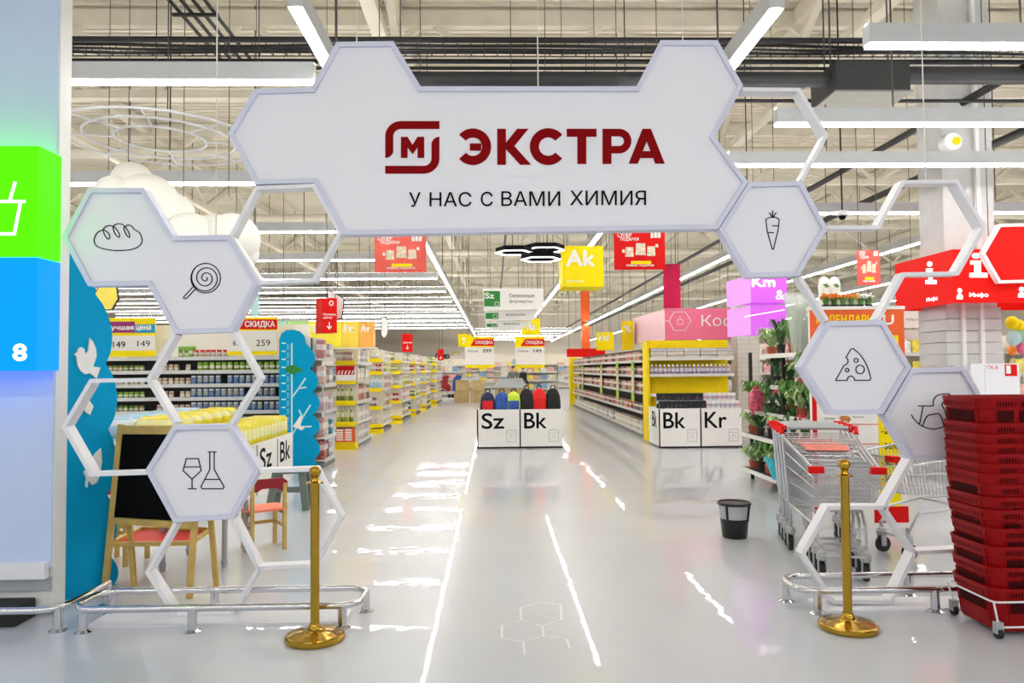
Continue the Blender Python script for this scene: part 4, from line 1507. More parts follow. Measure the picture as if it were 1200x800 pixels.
# tall cellophane sleeves and orange flowers above the discount board
for i, (px, py) in enumerate(((933, 412), (942, 412))):
    p_ = at(px, py, 8.0 + 0.2 * i)
    t = thing('sleeved_orchid', 'tall pale orchid in clear sleeve on top shelf, %s one' % ('left' if i == 0 else 'right'), 'plant', (p_.x, p_.y, 1.66), 'sleeved orchids')
    b0 = Vector((p_.x, p_.y, 1.66))
    MB().lathe([(0.05, 0), (0.055, 0.1), (0.12, 0.62), (0.125, 0.64), (0.118, 0.63), (0.048, 0.08)], 10, b0).build('sleeve', mat('cellophane', C(226, 230, 226), 0.15, var=0.1, scale=30, alpha=0.35), t)
    mb = MB(); blades(mb, b0, 14, 0.55, 0.09, 0.025, droop=0.1); mb.build('foliage', M['leafpale'], t)
    mb = MB(); blossoms(mb, b0, 14, 0.08, 0.35, 0.6, 0.022); mb.build('blossoms', M['petalwhite'], t)
fz = at(990, 361, 7.35).z
t = thing('flower_shelf', 'white wall shelf holding the orange flowers', 'shelf', (at(992, 361, 7.35).x, 7.35, 0))
fx0, fx1 = at(958, 361, 7.35).x, at(1030, 361, 7.35).x
MB().box((fx0, 7.25, fz - 0.03), (fx1, 7.62, fz)).build('board', M['shelf'], t)
for xx in (fx0 + 0.03, fx1 - 0.03):
    MB().box((xx - 0.02, 7.42, 0), (xx + 0.02, 7.46, fz - 0.03)).build('post', M['darkmetal'], t)
for i, px in enumerate((968, 978, 988, 998, 1008, 1018)):
    p_ = at(px, 361, 7.36); p_.z = fz
    fl_ = 'petal' if i < 4 else 'petalwhite'
    plant(('pot of %s flowers above the discount board, %s from the left' % ('orange' if i < 4 else 'cream', ORD[i])), p_, 'potdark', 'leafgreen', 0.10, 0.07, 20, 0.03, 0.04, 0.035, fl_, 26, (0.6, 1.05), 0.016, group='flower pots above the discount board')
# two large white orchid bags behind
for i, px in enumerate((968, 980)):
    p_ = at(px, 362, 7.5)
    t = thing('printed_bag', 'white leaf printed plant bag on the flower shelf, %s one' % ('left' if i == 0 else 'right'), 'bag', (p_.x, p_.y, fz), 'printed plant bags')
    r = 0.055
    MB().lathe([(r * .8, 0), (r, 0.02), (r * 1.05, 0.26), (r * .8, 0.31), (r * .3, 0.335), (0, 0.335)], 12, (p_.x, p_.y + 0.03, fz)).build('bag_body', M['petalwhite'], t, smooth=True)
    slab(MB(), P2([(px - 4, 333), (px + 1, 332), (px + 4, 336), (px, 337)], 7.47), 7.465, 7.47).build('leaf_print', M['leafgreen'], t)

# --- red information kiosk sign around the grey column
KX0, KX1, KY0, KY1 = 5.61, 7.6, 8.98, 10.3
zt3, zb3 = at(1131, 292, KY0).z, at(1131, 354.5, KY0).z
t = thing('information_sign', 'red box shaped information sign with white letter i around the column', 'sign', ((KX0 + KX1) / 2, (KY0 + KY1) / 2, zb3))
bd = MB()
for a0, a1 in (((KX0, KY0), (KX1, KY0 + 0.06)), ((KX0, KY0 + 0.06), (KX0 + 0.06, KY1)), ((KX1 - 0.06, KY0 + 0.06), (KX1, KY1)), ((KX0 + 0.06, KY1 - 0.06), (KX1 - 0.06, KY1))):
    MB().box((a0[0], a0[1], zb3), (a1[0], a1[1], zt3)).build('red_panel', M['redlit'], t)
mb = MB()
px_letters(mb, 'Инфо', 1136, 343, 1158, 349, KY0 - 0.001, 0.03, 0.004)
mb.build('lettering', M['whitelit'], t)
mb = MB()


def iblock(fx):
    for pts in ([(3, 21), (16, 21), (16, 42), (22, 42), (22, 48), (0, 48), (0, 42), (8, 42), (8, 28), (3, 28)],):
        yield fx(pts)


def isign(mb, P, q):
    pts = [(1, 14), (14, 14), (14, 36), (22, 36), (22, 44), (0, 44), (0, 36), (6, 36), (6, 21), (1, 21)]
    mb.prism([P(*v) for v in pts], q)
    mb.prism([P(8 + 5 * cos(2 * pi * i / 16), 5.5 + 5 * sin(2 * pi * i / 16)) for i in range(16)], q)


isign(mb, lambda x, y: at(1136 + x * 0.95, 296 + y * 0.66, KY0), (0, -0.006, 0))
mb.build('letter_i', M['whitelit'], t)
mb = MB()
sA, sB = Vector((KX0, KY0, 0)), Vector((KX0, KY1, 0))
isign(mb, lambda x, y: onplane(1085 + x * 0.58, 306 + y * 0.61, sA, sB), (-0.006, 0, 0))
mb.build('letter_i', M['whitelit'], t)
mb = MB()
o_ = onplane(1086, 354.5, sA, sB)
letters(mb, 'Инфо', o_, onplane(1099, 352.5, sA, sB) - o_, onplane(1086, 349, sA, sB) - o_, 0.03, 0.004)
mb.build('lettering', M['whitelit'], t)


def figure_icon(mb, P, q):
    mb.prism([P(4 + 3 * cos(2 * pi * i / 12), 3 + 3 * sin(2 * pi * i / 12)) for i in range(12)], q)
    mb.prism([P(0, 13), P(0, 9), P(2, 7), P(6, 7), P(8, 9), P(8, 13)], q)


mb = MB()
figure_icon(mb, lambda x, y: at(1193 + x, 336 + y * 0.95, KY0), (0, -0.005, 0))
mb.build('person_symbol', M['whitelit'], t)
mb = MB()
figure_icon(mb, lambda x, y: onplane(1121.5 + x * 0.85, 337.5 + y, sA, sB), (-0.005, 0, 0))
mb.build('person_symbol', M['whitelit'], t)
HYY = 8.86
hexp = [(1153, 297), (1172, 264), (1211, 263), (1231, 296), (1212, 329), (1172, 330)]
hp = P2(hexp, HYY)
o_ = slab(MB(), hp, HYY + 0.02, KY0).build('hexagon_plate', M['redlit'], t)
strip(MB(), hp, 0.035, HYY, HYY + 0.08, True).build('hexagon_outline', M['white'], o_)
for xx in (KX0 + 0.6, KX1 - 0.3):
    MB().tube([(xx, KY0 + 0.22, zt3), (xx, KY0 + 0.22, 7.668)], 0.006, 5).build('suspension_wire', M['cord'], t)

# fire cabinet
fy = 9.30
a, c = at(1139.5, 463, fy), at(1194, 425.5, fy)
t = thing('fire_cabinet', 'white fire hose cabinet with red sign under the information sign', 'fire cabinet', ((a.x + c.x) / 2, fy, 0.55))
MB().box((a.x, fy, 0.55), (c.x, 9.41, c.z)).build('body', M['white'], t)
xd = at(1154, 440, fy).x
dr = MB().box((xd, fy - 0.012, 0.58), (c.x - 0.01, fy, c.z - 0.012)).build('door', M['white'], t)
sx0, sz0, sx1, sz1 = at(1177, 440, fy).x, at(1177, 440.5, fy).z, at(1191, 440, fy).x, at(1177, 427, fy).z
sg = MB().box((sx0, fy - 0.018, sz0), (sx1, fy - 0.012, sz1)).build('red_sign', M['red'], dr)
mb = MB(); px_letters(mb, 'ПК-8', 1157, 428, 1169, 432.5, fy - 0.013, 0.0, 0.002); mb.build('lettering', M['red'], dr)
MB().box((sx0 + 0.012, fy - 0.021, sz0 + 0.03), (sx0 + 0.07, fy - 0.018, sz1 - 0.012)).build('white_mark', M['paper'], dr)

# ================================================================ SHELVING AND GOODS
def rbox(w, d, h, r):
    mb = MB()
    def lp(g, z):
        return [Vector((v.x, v.y, z)) for v in rrect(-w / 2 + g, w / 2 - g, -d / 2 + g, d / 2 - g, max(0.001, r - g * .5), 1)]
    L = [lp(r, 0), lp(0, r), lp(0, h - r), lp(r, h)]
    k = len(L[0])
    fs = []
    for i in range(3):
        for j in range(k):
            fs.append((i * k + j, i * k + (j + 1) % k, (i + 1) * k + (j + 1) % k, (i + 1) * k + j))
    fs += [tuple(range(k - 1, -1, -1)), tuple(3 * k + j for j in range(k))]
    mb.add([p for l in L for p in l], fs)
    return mb


PM = {}
PM['jar_green'] = pack_mat('jar_green_print', [(120, 160, 60), (170, 190, 80), (200, 170, 90)], (226, 226, 200), 0.3, 0.6, (70, 120, 40), 0.84)
PM['jar_cream'] = pack_mat('jar_cream_print', [(226, 196, 150), (216, 168, 140), (232, 214, 186)], (240, 234, 222), 0.2, 0.55, (214, 196, 180), 0.84)
PM['jar_blue'] = pack_mat('jar_blue_print', [(150, 176, 206), (176, 190, 206), (120, 150, 190), (190, 196, 190)], (84, 134, 190), 0.08, 0.32, (206, 212, 220), 0.82)
PM['jar_lime'] = pack_mat('jar_lime_print', [(176, 200, 80), (150, 190, 60), (200, 214, 120)], (236, 240, 206), 0.35, 0.6, (120, 176, 50), 0.82)
PM['red_tin'] = pack_mat('red_lid_print', [(232, 226, 216), (226, 214, 200)], (196, 160, 130), 0.2, 0.4, (206, 30, 26), 0.7)
PM['pinkbox'] = pack_mat('pink_carton_print', [(226, 176, 176), (236, 206, 196), (220, 196, 206), (206, 150, 150), (232, 222, 212)], (242, 236, 230), 0.45, 0.75, printed=0.6)
PM['orangebox'] = pack_mat('orange_carton_print', [(238, 140, 96), (226, 160, 120), (216, 196, 170), (206, 100, 70), (120, 80, 60), (180, 150, 110), (70, 60, 70)], (240, 226, 214), 0.5, 0.8, printed=0.6)
PM['mixedbox'] = pack_mat('mixed_carton_print', [(206, 196, 180), (180, 170, 160), (226, 216, 190), (150, 130, 110), (196, 60, 50), (220, 200, 60), (90, 120, 160)], (236, 232, 224), 0.4, 0.7, printed=0.7)
PM['palebox'] = pack_mat('pale_carton_print', [(232, 226, 216), (220, 214, 206), (236, 226, 196), (206, 196, 200)], (246, 244, 238), 0.3, 0.6, printed=0.5)
PM['yellowgreen'] = pack_mat('yellow_green_print', [(206, 206, 40), (150, 176, 50), (226, 216, 60), (120, 150, 40)], (236, 232, 190), 0.4, 0.7, (226, 226, 210), 0.88)
PM['tealbox'] = pack_mat('teal_carton_print', [(60, 150, 160), (80, 176, 196), (220, 220, 216), (170, 190, 196)], (236, 236, 230), 0.45, 0.7)
PM['purplebottle'] = pack_mat('purple_bottle_print', [(190, 176, 206), (176, 160, 196)], (236, 232, 240), 0.3, 0.62, (236, 236, 236), 0.8, printed=0.3)
PM['blackbottle'] = pack_mat('black_bottle_print', [(26, 26, 28), (38, 36, 40)], (226, 226, 226), 0.45, 0.62, (16, 16, 16), 0.8, printed=0.35)
PM['pinktube'] = pack_mat('pink_bottle_print', [(236, 196, 206), (206, 216, 226), (240, 226, 230)], (250, 246, 246), 0.4, 0.7, (240, 236, 236), 0.85, printed=0.3)
PM['yellowpack'] = pack_mat('yellow_nappy_print', [(252, 240, 70), (250, 236, 60), (252, 244, 120)], (255, 250, 170), 0.6, 0.85, rough=0.25, printed=0.15, pscale=3)
PM['bluepack'] = pack_mat('pale_blue_nappy_print', [(190, 226, 246), (204, 232, 248)], (240, 248, 250), 0.6, 0.85, rough=0.2, printed=0.15, pscale=3)
PM['whitepack'] = pack_mat('white_bag_print', [(236, 232, 226), (226, 216, 210)], (214, 190, 190), 0.5, 0.7, rough=0.3, printed=0.3, pscale=3)

MESH = {}


def goods(kind, w, d, h, pm):
    key = (kind, w, d, h, pm)
    if key in MESH:
        return MESH[key]
    if kind == 'box':
        mb = rbox(w, d, h, min(w, d, h) * 0.06)
    elif kind == 'pack':
        mb = rbox(w, d, h, min(w, d, h) * 0.28)
    elif kind == 'jar':
        r = w / 2
        mb = MB().lathe([(r * .9, 0), (r, h * .06), (r, h * .72), (r * .85, h * .8), (r * .85, h * .84), (r * .93, h * .84), (r * .93, h), (0.0, h)], 10)
    else:   # bottle
        r = w / 2
        mb = MB().lathe([(r * .9, 0), (r, h * .05), (r, h * .58), (r * .8, h * .7), (r * .4, h * .78), (r * .4, h * .84), (r * .5, h * .84), (r * .5, h), (0.0, h)], 10)
    me = mb.mesh(kind + '_' + pm, PM[pm])
    if kind in ('jar', 'bottle', 'pack'):
        me.polygons.foreach_set('use_smooth', [True] * len(me.polygons))
        try:
            me.set_sharp_from_angle(angle=radians(50))
        except Exception:
            pass
    MESH[key] = me
    return me


def put(name, me, loc, rz, label, cat, group):
    o = bpy.data.objects.new(name, me)
    COL.objects.link(o)
    o.location = loc
    o.rotation_euler = (0, 0, rz)
    return tag(o, label, cat, group)


class Gondola:
    """length along local x (0..L), open front towards local -y, depth D towards +y"""
    def __init__(s, name, label, org, deg, L, D, H, levels, back='shelfdark', shelf='shelf', rail='rail', base='kick', group=None, ends=True, seg=1.3, basez=0.1, lip=0.05):
        s.T = Matrix.Translation(Vector((org[0], org[1], 0))) @ Matrix.Rotation(radians(deg), 4, 'Z')
        s.rz = radians(deg)
        s.L, s.D, s.levels = L, D, levels
        s.root = thing(name, label, 'shelving', s.T @ Vector((L / 2, D / 2, 0)), group)
        P = lambda mb, nm, m: mb.xf(s.T).build(nm, M[m], s.root)
        P(MB().box((0, 0.02, 0), (L, D, basez - 0.02)), 'plinth', base)
        P(MB().box((0, D - 0.03, basez), (L, D, H)), 'back_panel', back)
        if ends:
            P(MB().box((-0.03, D * 0.55, 0), (0, D, H)), 'upright', shelf)
            P(MB().box((L, D * 0.55, 0), (L + 0.03, D, H)), 'upright', shelf)
        k = max(1, int(round(L / seg)))
        for z in levels:
            sh = MB().box((0, 0.015, z - 0.025), (L, D - 0.03, z)).xf(s.T).build('shelf', M[shelf], s.root)
            MB().box((0, 0.0, z - 0.025 - lip * 0.35), (L, 0.015, z + lip * 0.35)).xf(s.T).build('price_rail', M[rail], sh)

    def stock(s, name, kind, dims, pm, z, x0, x1, label, cat, group, gap=0.01, rows=1, front=0.03, skip=0.06, stack=1, hj=0.0):
        w, d, h = dims
        me = goods(kind, w, d, h, pm)
        x = x0 + w / 2
        cnt = 0
        side = 'from the left' if abs(s.rz) < 0.1 else ('from the front' if s.rz > 0 else 'from the far end')
        while x + w / 2 <= x1 + 1e-6:
            if rnd.random() > skip:
                cnt += 1
                for r in range(rows):
                    for q in range(stack):
                        p = s.T @ Vector((x + rnd.uniform(-1, 1) * gap * 0.3, front + d / 2 + r * (d + 0.01) + rnd.uniform(0, 0.01), z + q * (h + 0.001) + 0.0005))
                        lab = '%s, %s %s' % (label, ORD[cnt - 1], side)
                        if stack > 1:
                            lab += ', ' + ['bottom', 'middle', 'top'][q]
                        put(name, me, p, s.rz + rnd.uniform(-0.03, 0.03), lab, cat, group)
            x += w + gap


# --- long jar shelves facing us on the left
JY = 12.6
jl = [0.35, 0.60, 0.845, 1.07, 1.29, 1.515, 1.74]
g = Gondola('jar_shelving', 'long dark backed shelving of food jars behind the nappy bins', (-7.9, JY), 0, 4.75, 0.4, 1.76, jl)
MB().box((-7.9, JY + 0.3, 1.77), (-3.15, JY + 0.36, 2.3)).build('header_panel', M['paperwarm'], g.root)
x0g = 7.9
def lx(px):
    return at(px, 440, JY).x + x0g
for li, z in enumerate(jl[2:6]):
    nm = ['lowest seen', 'second seen', 'third seen', 'upper'][li]
    pmL = ['jar_green', 'jar_lime', 'jar_cream', 'jar_green'][li]
    g.stock('food_jar', 'jar', (0.075, 0.075, 0.11), pmL, z, lx(118), lx(172), 'small food jar, %s jar shelf beside the blue board' % nm, 'jar', 'small jars, left end of jar shelves', 0.012)
    g.stock('food_jar', 'jar', (0.08, 0.08, 0.115), ['jar_cream', 'jar_cream', 'jar_cream', 'jar_cream'][li], z, lx(182), lx(222), 'cream food jar, %s jar shelf below the lollipop' % nm, 'jar', 'cream jars, middle of jar shelves', 0.014)
    g.stock('food_jar', 'jar', (0.088, 0.088, 0.15), ['jar_blue', 'jar_blue', 'jar_blue', 'jar_lime'][li], z, lx(222), lx(328), 'tall food jar, %s jar shelf under the discount sign' % nm, 'jar', 'tall jars, right end of jar shelves', 0.012)
g.stock('food_jar', 'jar', (0.08, 0.08, 0.12), 'jar_green', jl[6], lx(200), lx(224), 'small food jar standing on the top jar shelf', 'jar', 'jars on the top shelf', 0.012)
g.stock('red_lidded_tin', 'jar', (0.085, 0.085, 0.13), 'red_tin', jl[6], lx(225), lx(265), 'pale tin with red lid on the top jar shelf', 'tin', 'red lidded tins', 0.01)
for z in jl[:2]:
    g.stock('food_jar', 'jar', (0.09, 0.09, 0.15), 'jar_blue', z, lx(282), lx(330), 'food jar low behind the nappy packs, %s level' % ('lower' if z < 0.5 else 'upper'), 'jar', 'low jars of jar shelves', 0.012)

# price placards standing on the jar shelves


def placard(label, x0, y0, x1, y1, Y, head, headcol, body, lines, split=0.36, second=None):
    a, c = at(x0, y1, Y), at(x1, y0, Y)
    t = thing('price_placard', label, 'price sign', ((a.x + c.x) / 2, Y, a.z), 'yellow price placards')
    bd = MB().box((a.x, Y, a.z), (c.x, Y + 0.02, c.z)).build('card', M['yellow'], t)
    yh = y0 + (y1 - y0) * split
    q0, q1 = at(x0, y1 - (y1 - y0) * 0.1, Y), at(x1, yh, Y)
    MB().box((q0.x, Y - 0.006, q0.z), (q1.x, Y, q1.z)).build('price_paper', M['paperwarm'], bd)
    w = x1 - x0
    pl = P2([(x0 + w * 0.18, yh - 1.5), (x0 + w * 0.34, y0 + 3), (x1, y0 + 3), (x1, yh - 1.5)], Y)
    hd = slab(MB(), pl, Y - 0.008, Y).build('headline_band', M[headcol], bd)
    mb = MB()
    px_letters(mb, head, x0 + w * 0.36, y0 + 5.0, x1 - w * 0.05, yh - 3.0, Y - 0.009, 0.03, 0.003)
    mb.build('lettering', M['paper'], hd)
    mb = MB()
    for tx, u0, u1, v0, v1 in lines:
        px_letters(mb, tx, x0 + w * u0, y0 + (y1 - y0) * v0, x0 + w * u1, y0 + (y1 - y0) * v1, Y - 0.007, 0.0, 0.003)
    mb.build('prices', M['line'], bd)
    return t


M['purple'] = mat('purple_print', C(150, 24, 110), 0.5)
M['skyprint'] = mat('sky_blue_print', C(40, 150, 196), 0.5)
JF = JY - 0.03
t = placard('yellow placard with red discount headline and price 259 above the jars', 266, 371, 325, 416, JF, 'СКИДКА', 'red', None,
            [('639', 0.12, 0.33, 0.62, 0.75), ('259', 0.58, 0.86, 0.60, 0.76)])
a, c = at(118, 418, JF), at(182, 372, JF)
t = thing('price_placard', 'yellow best price placard with two prices 149 above the jars', 'price sign', ((a.x + c.x) / 2, JF, a.z), 'yellow price placards')
bd = MB().box((a.x, JF, a.z), (c.x, JF + 0.02, c.z)).build('card', M['yellow'], t)
q0, q1 = at(118, 411, JF), at(182, 393, JF)
MB().box((q0.x, JF - 0.006, q0.z), (q1.x, JF, q1.z)).build('price_paper', M['paperwarm'], bd)
q0, q1 = at(118, 390, JF), at(158, 376.5, JF)
h1 = MB().box((q0.x, JF - 0.008, q0.z), (q1.x, JF, q1.z)).build('headline_band', M['purple'], bd)
q0, q1 = at(158, 390, JF), at(182, 380, JF)
MB().box((q0.x, JF - 0.008, q0.z), (q1.x, JF, q1.z)).build('headline_band', M['skyprint'], bd)
mb = MB()
px_letters(mb, 'Лучшая', 124, 381, 156.5, 387.5, JF - 0.009, 0.04, 0.003)
px_letters(mb, 'цена', 159.5, 381.5, 177, 387.5, JF - 0.009, 0.04, 0.003)
mb.build('lettering', M['paper'], h1)
mb = MB()
px_letters(mb, '149', 132.5, 400, 147, 407, JF - 0.007, 0.015, 0.003)
px_letters(mb, '149', 161, 399, 176, 406, JF - 0.007, 0.0, 0.003)
mb.build('prices', M['line'], bd)
# green carton on top of shelving
p_ = at(221, 403, JY + 0.2)
put('green_carton', goods('box', 0.24, 0.16, 0.19, 'jar_lime'), (p_.x, JY + 0.15, jl[6] + 0.001), 0, 'bright green carton on the top jar shelf', 'carton', None)


# --- nappy bin with side lettering
BX0, BX1, BY0, BY1, BH = -4.20, -2.84, 7.85, 10.72, 0.64
t = thing('nappy_bin', 'white promotional bin lettered Sz and Bk, full of nappy packs', 'bin', ((BX0 + BX1) / 2, (BY0 + BY1) / 2, 0))
for nm, a0, a1 in (('side_panel', (BX1 - 0.02, BY0), (BX1, BY1)), ('side_panel', (BX0, BY0), (BX0 + 0.02, BY1)), ('front_panel', (BX0 + 0.02, BY0), (BX1 - 0.02, BY0 + 0.02)), ('rear_panel', (BX0 + 0.02, BY1 - 0.02), (BX1 - 0.02, BY1))):
    MB().box((a0[0], a0[1], 0), (a1[0], a1[1], BH)).build(nm, M['paper'], t)
MB().box((BX0 + 0.02, BY0 + 0.02, BH - 0.28), (BX1 - 0.02, BY1 - 0.02, BH - 0.25)).build('inner_floor', M['paper'], t)
mb = MB()
for yy, tx in ((9.12, 'Sz'), (9.98, 'Bk')):
    letters(mb, tx, (BX1, yy + 0.1, 0.30), (0, 0.48, 0), (0, 0, 0.26), 0.02, 0.003)
    mb.box((BX1, yy - 0.02, 0.02), (BX1 + 0.003, yy, BH - 0.02))
mb.build('lettering', M['black'], t)
zb = BH - 0.25
for ix in range(3):
    for iy in range(9):
        for iz in range(3):
            x = BX0 + 0.235 + ix * 0.445
            y = BY0 + 0.17 + iy * 0.30
            blue = ix == 0
            hh = 0.215
            if ix == 2:
                continue
            if iz == 2 and iy > 6:
                continue
            lab = ('pale blue nappy pack, %s layer, %s row from the front' % (['bottom', 'middle', 'top'][iz], ORD[iy])) if blue else ('yellow nappy pack, %s column, %s layer, %s row from the front' % (['', 'left', 'right'][ix], ['bottom', 'middle', 'top'][iz], ORD[iy]))
            put('nappy_pack', goods('pack', 0.43, 0.28, hh, 'bluepack' if blue else 'yellowpack'), (x + rnd.uniform(-.01, .01), y, zb + iz * (hh + 0.004) + 0.001), rnd.uniform(-.02, .02), lab, 'nappy pack', 'pale blue nappy packs' if blue else 'yellow nappy packs')

for iy in range(18):
    put('nappy_pack', goods('pack', 0.5, 0.145, 0.50, 'yellowpack'), (BX1 - 0.29, BY0 + 0.11 + iy * 0.153, zb + 0.001), rnd.uniform(-.02, .02), 'upright yellow nappy pack behind the Sz and Bk side, %s from the front' % ORD[iy], 'nappy pack', 'upright yellow nappy packs')

# --- left side of the main aisle
LV = [0.12, 0.47, 0.88, 1.29, 1.70]
g = Gondola('aisle_shelving', 'white shelving of pink cartons right behind the height chart', (-2.62, 11.8), 90, 0.78, 0.42, 2.05, LV)
for li, z in enumerate(LV):
    g.stock('chart_shelf_carton', 'box', (0.17, 0.12, 0.29), ['orangebox', 'pinkbox', 'pinkbox', 'pinkbox', 'pinkbox'][li], z, 0.02, 0.42, 'pink carton, %s level behind the height chart' % ORD[li], 'carton', 'pink cartons behind the height chart', 0.01, hj=.1)  # generic cartons, contents unknown
    g.stock('chart_shelf_carton', 'box', (0.13, 0.10, 0.24), ['palebox', 'tealbox', 'tealbox', 'palebox', 'palebox'][li], z, 0.44, 0.78, 'teal or pale carton, %s level behind the height chart' % ORD[li], 'carton', 'teal cartons behind the height chart', 0.015)


def endcap(label, goodslabel, corner, left, back, levels, pms, kindset, basecol='yellowmetal', H=2.0, header=None, side_pms=None, gi=0):
    c, l_, k_ = fl(*corner), fl(*left), fl(*back)
    W = max(0.3, c.x - l_.x)
    Ls = max(0.8, k_.y - c.y)
    f = Gondola('end_display', label + ', end face', (c.x - W, c.y), 0, W, 0.35, H, levels, back='shelf', shelf='yellowmetal', rail='yellowmetal', base=basecol, ends=False, basez=0.12, lip=0.09)
    s = Gondola('aisle_shelving', label + ', long side', (c.x, c.y + 0.36), 90, Ls, 0.42, H, levels, back='shelfdark', seg=1.0)
    for li, z in enumerate(levels):
        kd, dm = kindset[li % len(kindset)]
        f.stock('display_pack', kd, dm, pms[li % len(pms)], z, 0.01, W, 'pack, %s level, end face of ' % ORD[li] + goodslabel, 'pack', 'end face packs, ' + goodslabel, 0.008, skip=0.03)
        s.stock('aisle_side_carton', 'box', (0.2, 0.14, 0.3 if li < 3 else 0.24), (side_pms or ['palebox', 'mixedbox', 'pinkbox', 'yellowgreen'])[(li + gi) % 4], z, 0.03, Ls - 0.02, 'carton, %s level, aisle side of ' % ORD[li] + goodslabel, 'carton', 'aisle side cartons, ' + goodslabel, 0.012, skip=0.08)  # generic cartons, no particular goods
    return f, s


L5 = [0.12, 0.50, 0.90, 1.30, 1.66]
f, s = endcap('yellow end display with red promotion box', 'the nearest yellow end display', (416, 527), (393, 527), (434, 517), L5,
              ['orangebox', 'yellowgreen', 'yellowgreen', 'orangebox', 'pinkbox'], [('box', (0.17, 0.12, 0.3)), ('bottle', (0.075, 0.075, 0.3)), ('bottle', (0.075, 0.075, 0.3)), ('box', (0.15, 0.12, 0.15)), ('box', (0.15, 0.12, 0.2))], side_pms=['palebox', 'palebox', 'orangebox', 'palebox'])
# red posters on it
a, c = at(393, 518, f.T.translation.y - 0.01), at(416, 502, f.T.translation.y - 0.01)
t = thing('red_leaflet', 'red promotion leaflet with white lines at the foot of the yellow display', 'leaflet', (a.x, a.y, a.z))
bd = MB().box((a.x, a.y - 0.012, a.z), (c.x, a.y, c.z)).build('sheet', M['orange'], t)
mb = MB()
for i in range(5):
    for u in (0.06, 0.5):
        zz = a.z + (c.z - a.z) * (0.12 + 0.18 * i)
        mb.box((a.x + (c.x - a.x) * u, a.y - 0.014, zz), (a.x + (c.x - a.x) * (u + 0.34), a.y - 0.012, zz + 0.03))
mb.build('print_lines', M['paper'], bd)
a, c = at(394, 446, f.T.translation.y - 0.02), at(415.5, 428.5, f.T.translation.y - 0.02)
t = thing('striped_box', 'red and white striped display box on the yellow end display', 'box', (a.x, a.y, a.z))
bd = MB().box((a.x, a.y, a.z), (c.x, a.y + 0.1, c.z)).build('box_body', M['paper'], t)
zz = a.z + (c.z - a.z) * 0.4
rb = MB().box((a.x, a.y - 0.004, zz), (c.x, a.y, c.z)).build('red_face', M['red'], bd)
mb = MB()
for i in range(5):
    xx = a.x + (c.x - a.x) * (0.06 + 0.19 * i)
    mb.prism([(xx, a.y - 0.005, zz + 0.01), (xx + 0.03, a.y - 0.005, zz + 0.01), (xx + 0.055, a.y - 0.005, zz + 0.08), (xx + 0.025, a.y - 0.005, zz + 0.08)], (0, -0.002, 0))
mb.build('stripes', M['paper'], rb)
ks = [('pack', (0.2, 0.14, 0.26)), ('box', (0.16, 0.12, 0.24)), ('bottle', (0.09, 0.09, 0.28)), ('box', (0.14, 0.1, 0.2))]
caps = [((447, 508), (435, 508), (458, 502)), ((470, 496.5), (453, 496.5), (484, 490)), ((487, 487.5), (474, 487.5), (496, 484)), ((499, 481), (488, 481), (507, 477.5)), ((512, 475), (500, 475), (520, 471))]
names = ['the second yellow display', 'the third yellow display', 'the fourth yellow display', 'the fifth yellow display', 'the farthest yellow display']
for i, (c_, l_, k_) in enumerate(caps):
    endcap('yellow based display along the left of the aisle, %s from the front' % ORD[i + 1], names[i], c_, l_, k_, [0.2, 0.62, 1.05, 1.45, 1.75],
           [['whitepack', 'mixedbox', 'bluepack', 'mixedbox', 'palebox'], ['whitepack', 'mixedbox', 'palebox', 'yellowgreen', 'yellowgreen'], ['tealbox', 'yellowgreen', 'palebox', 'mixedbox', 'palebox']][i % 3], ks, gi=i)

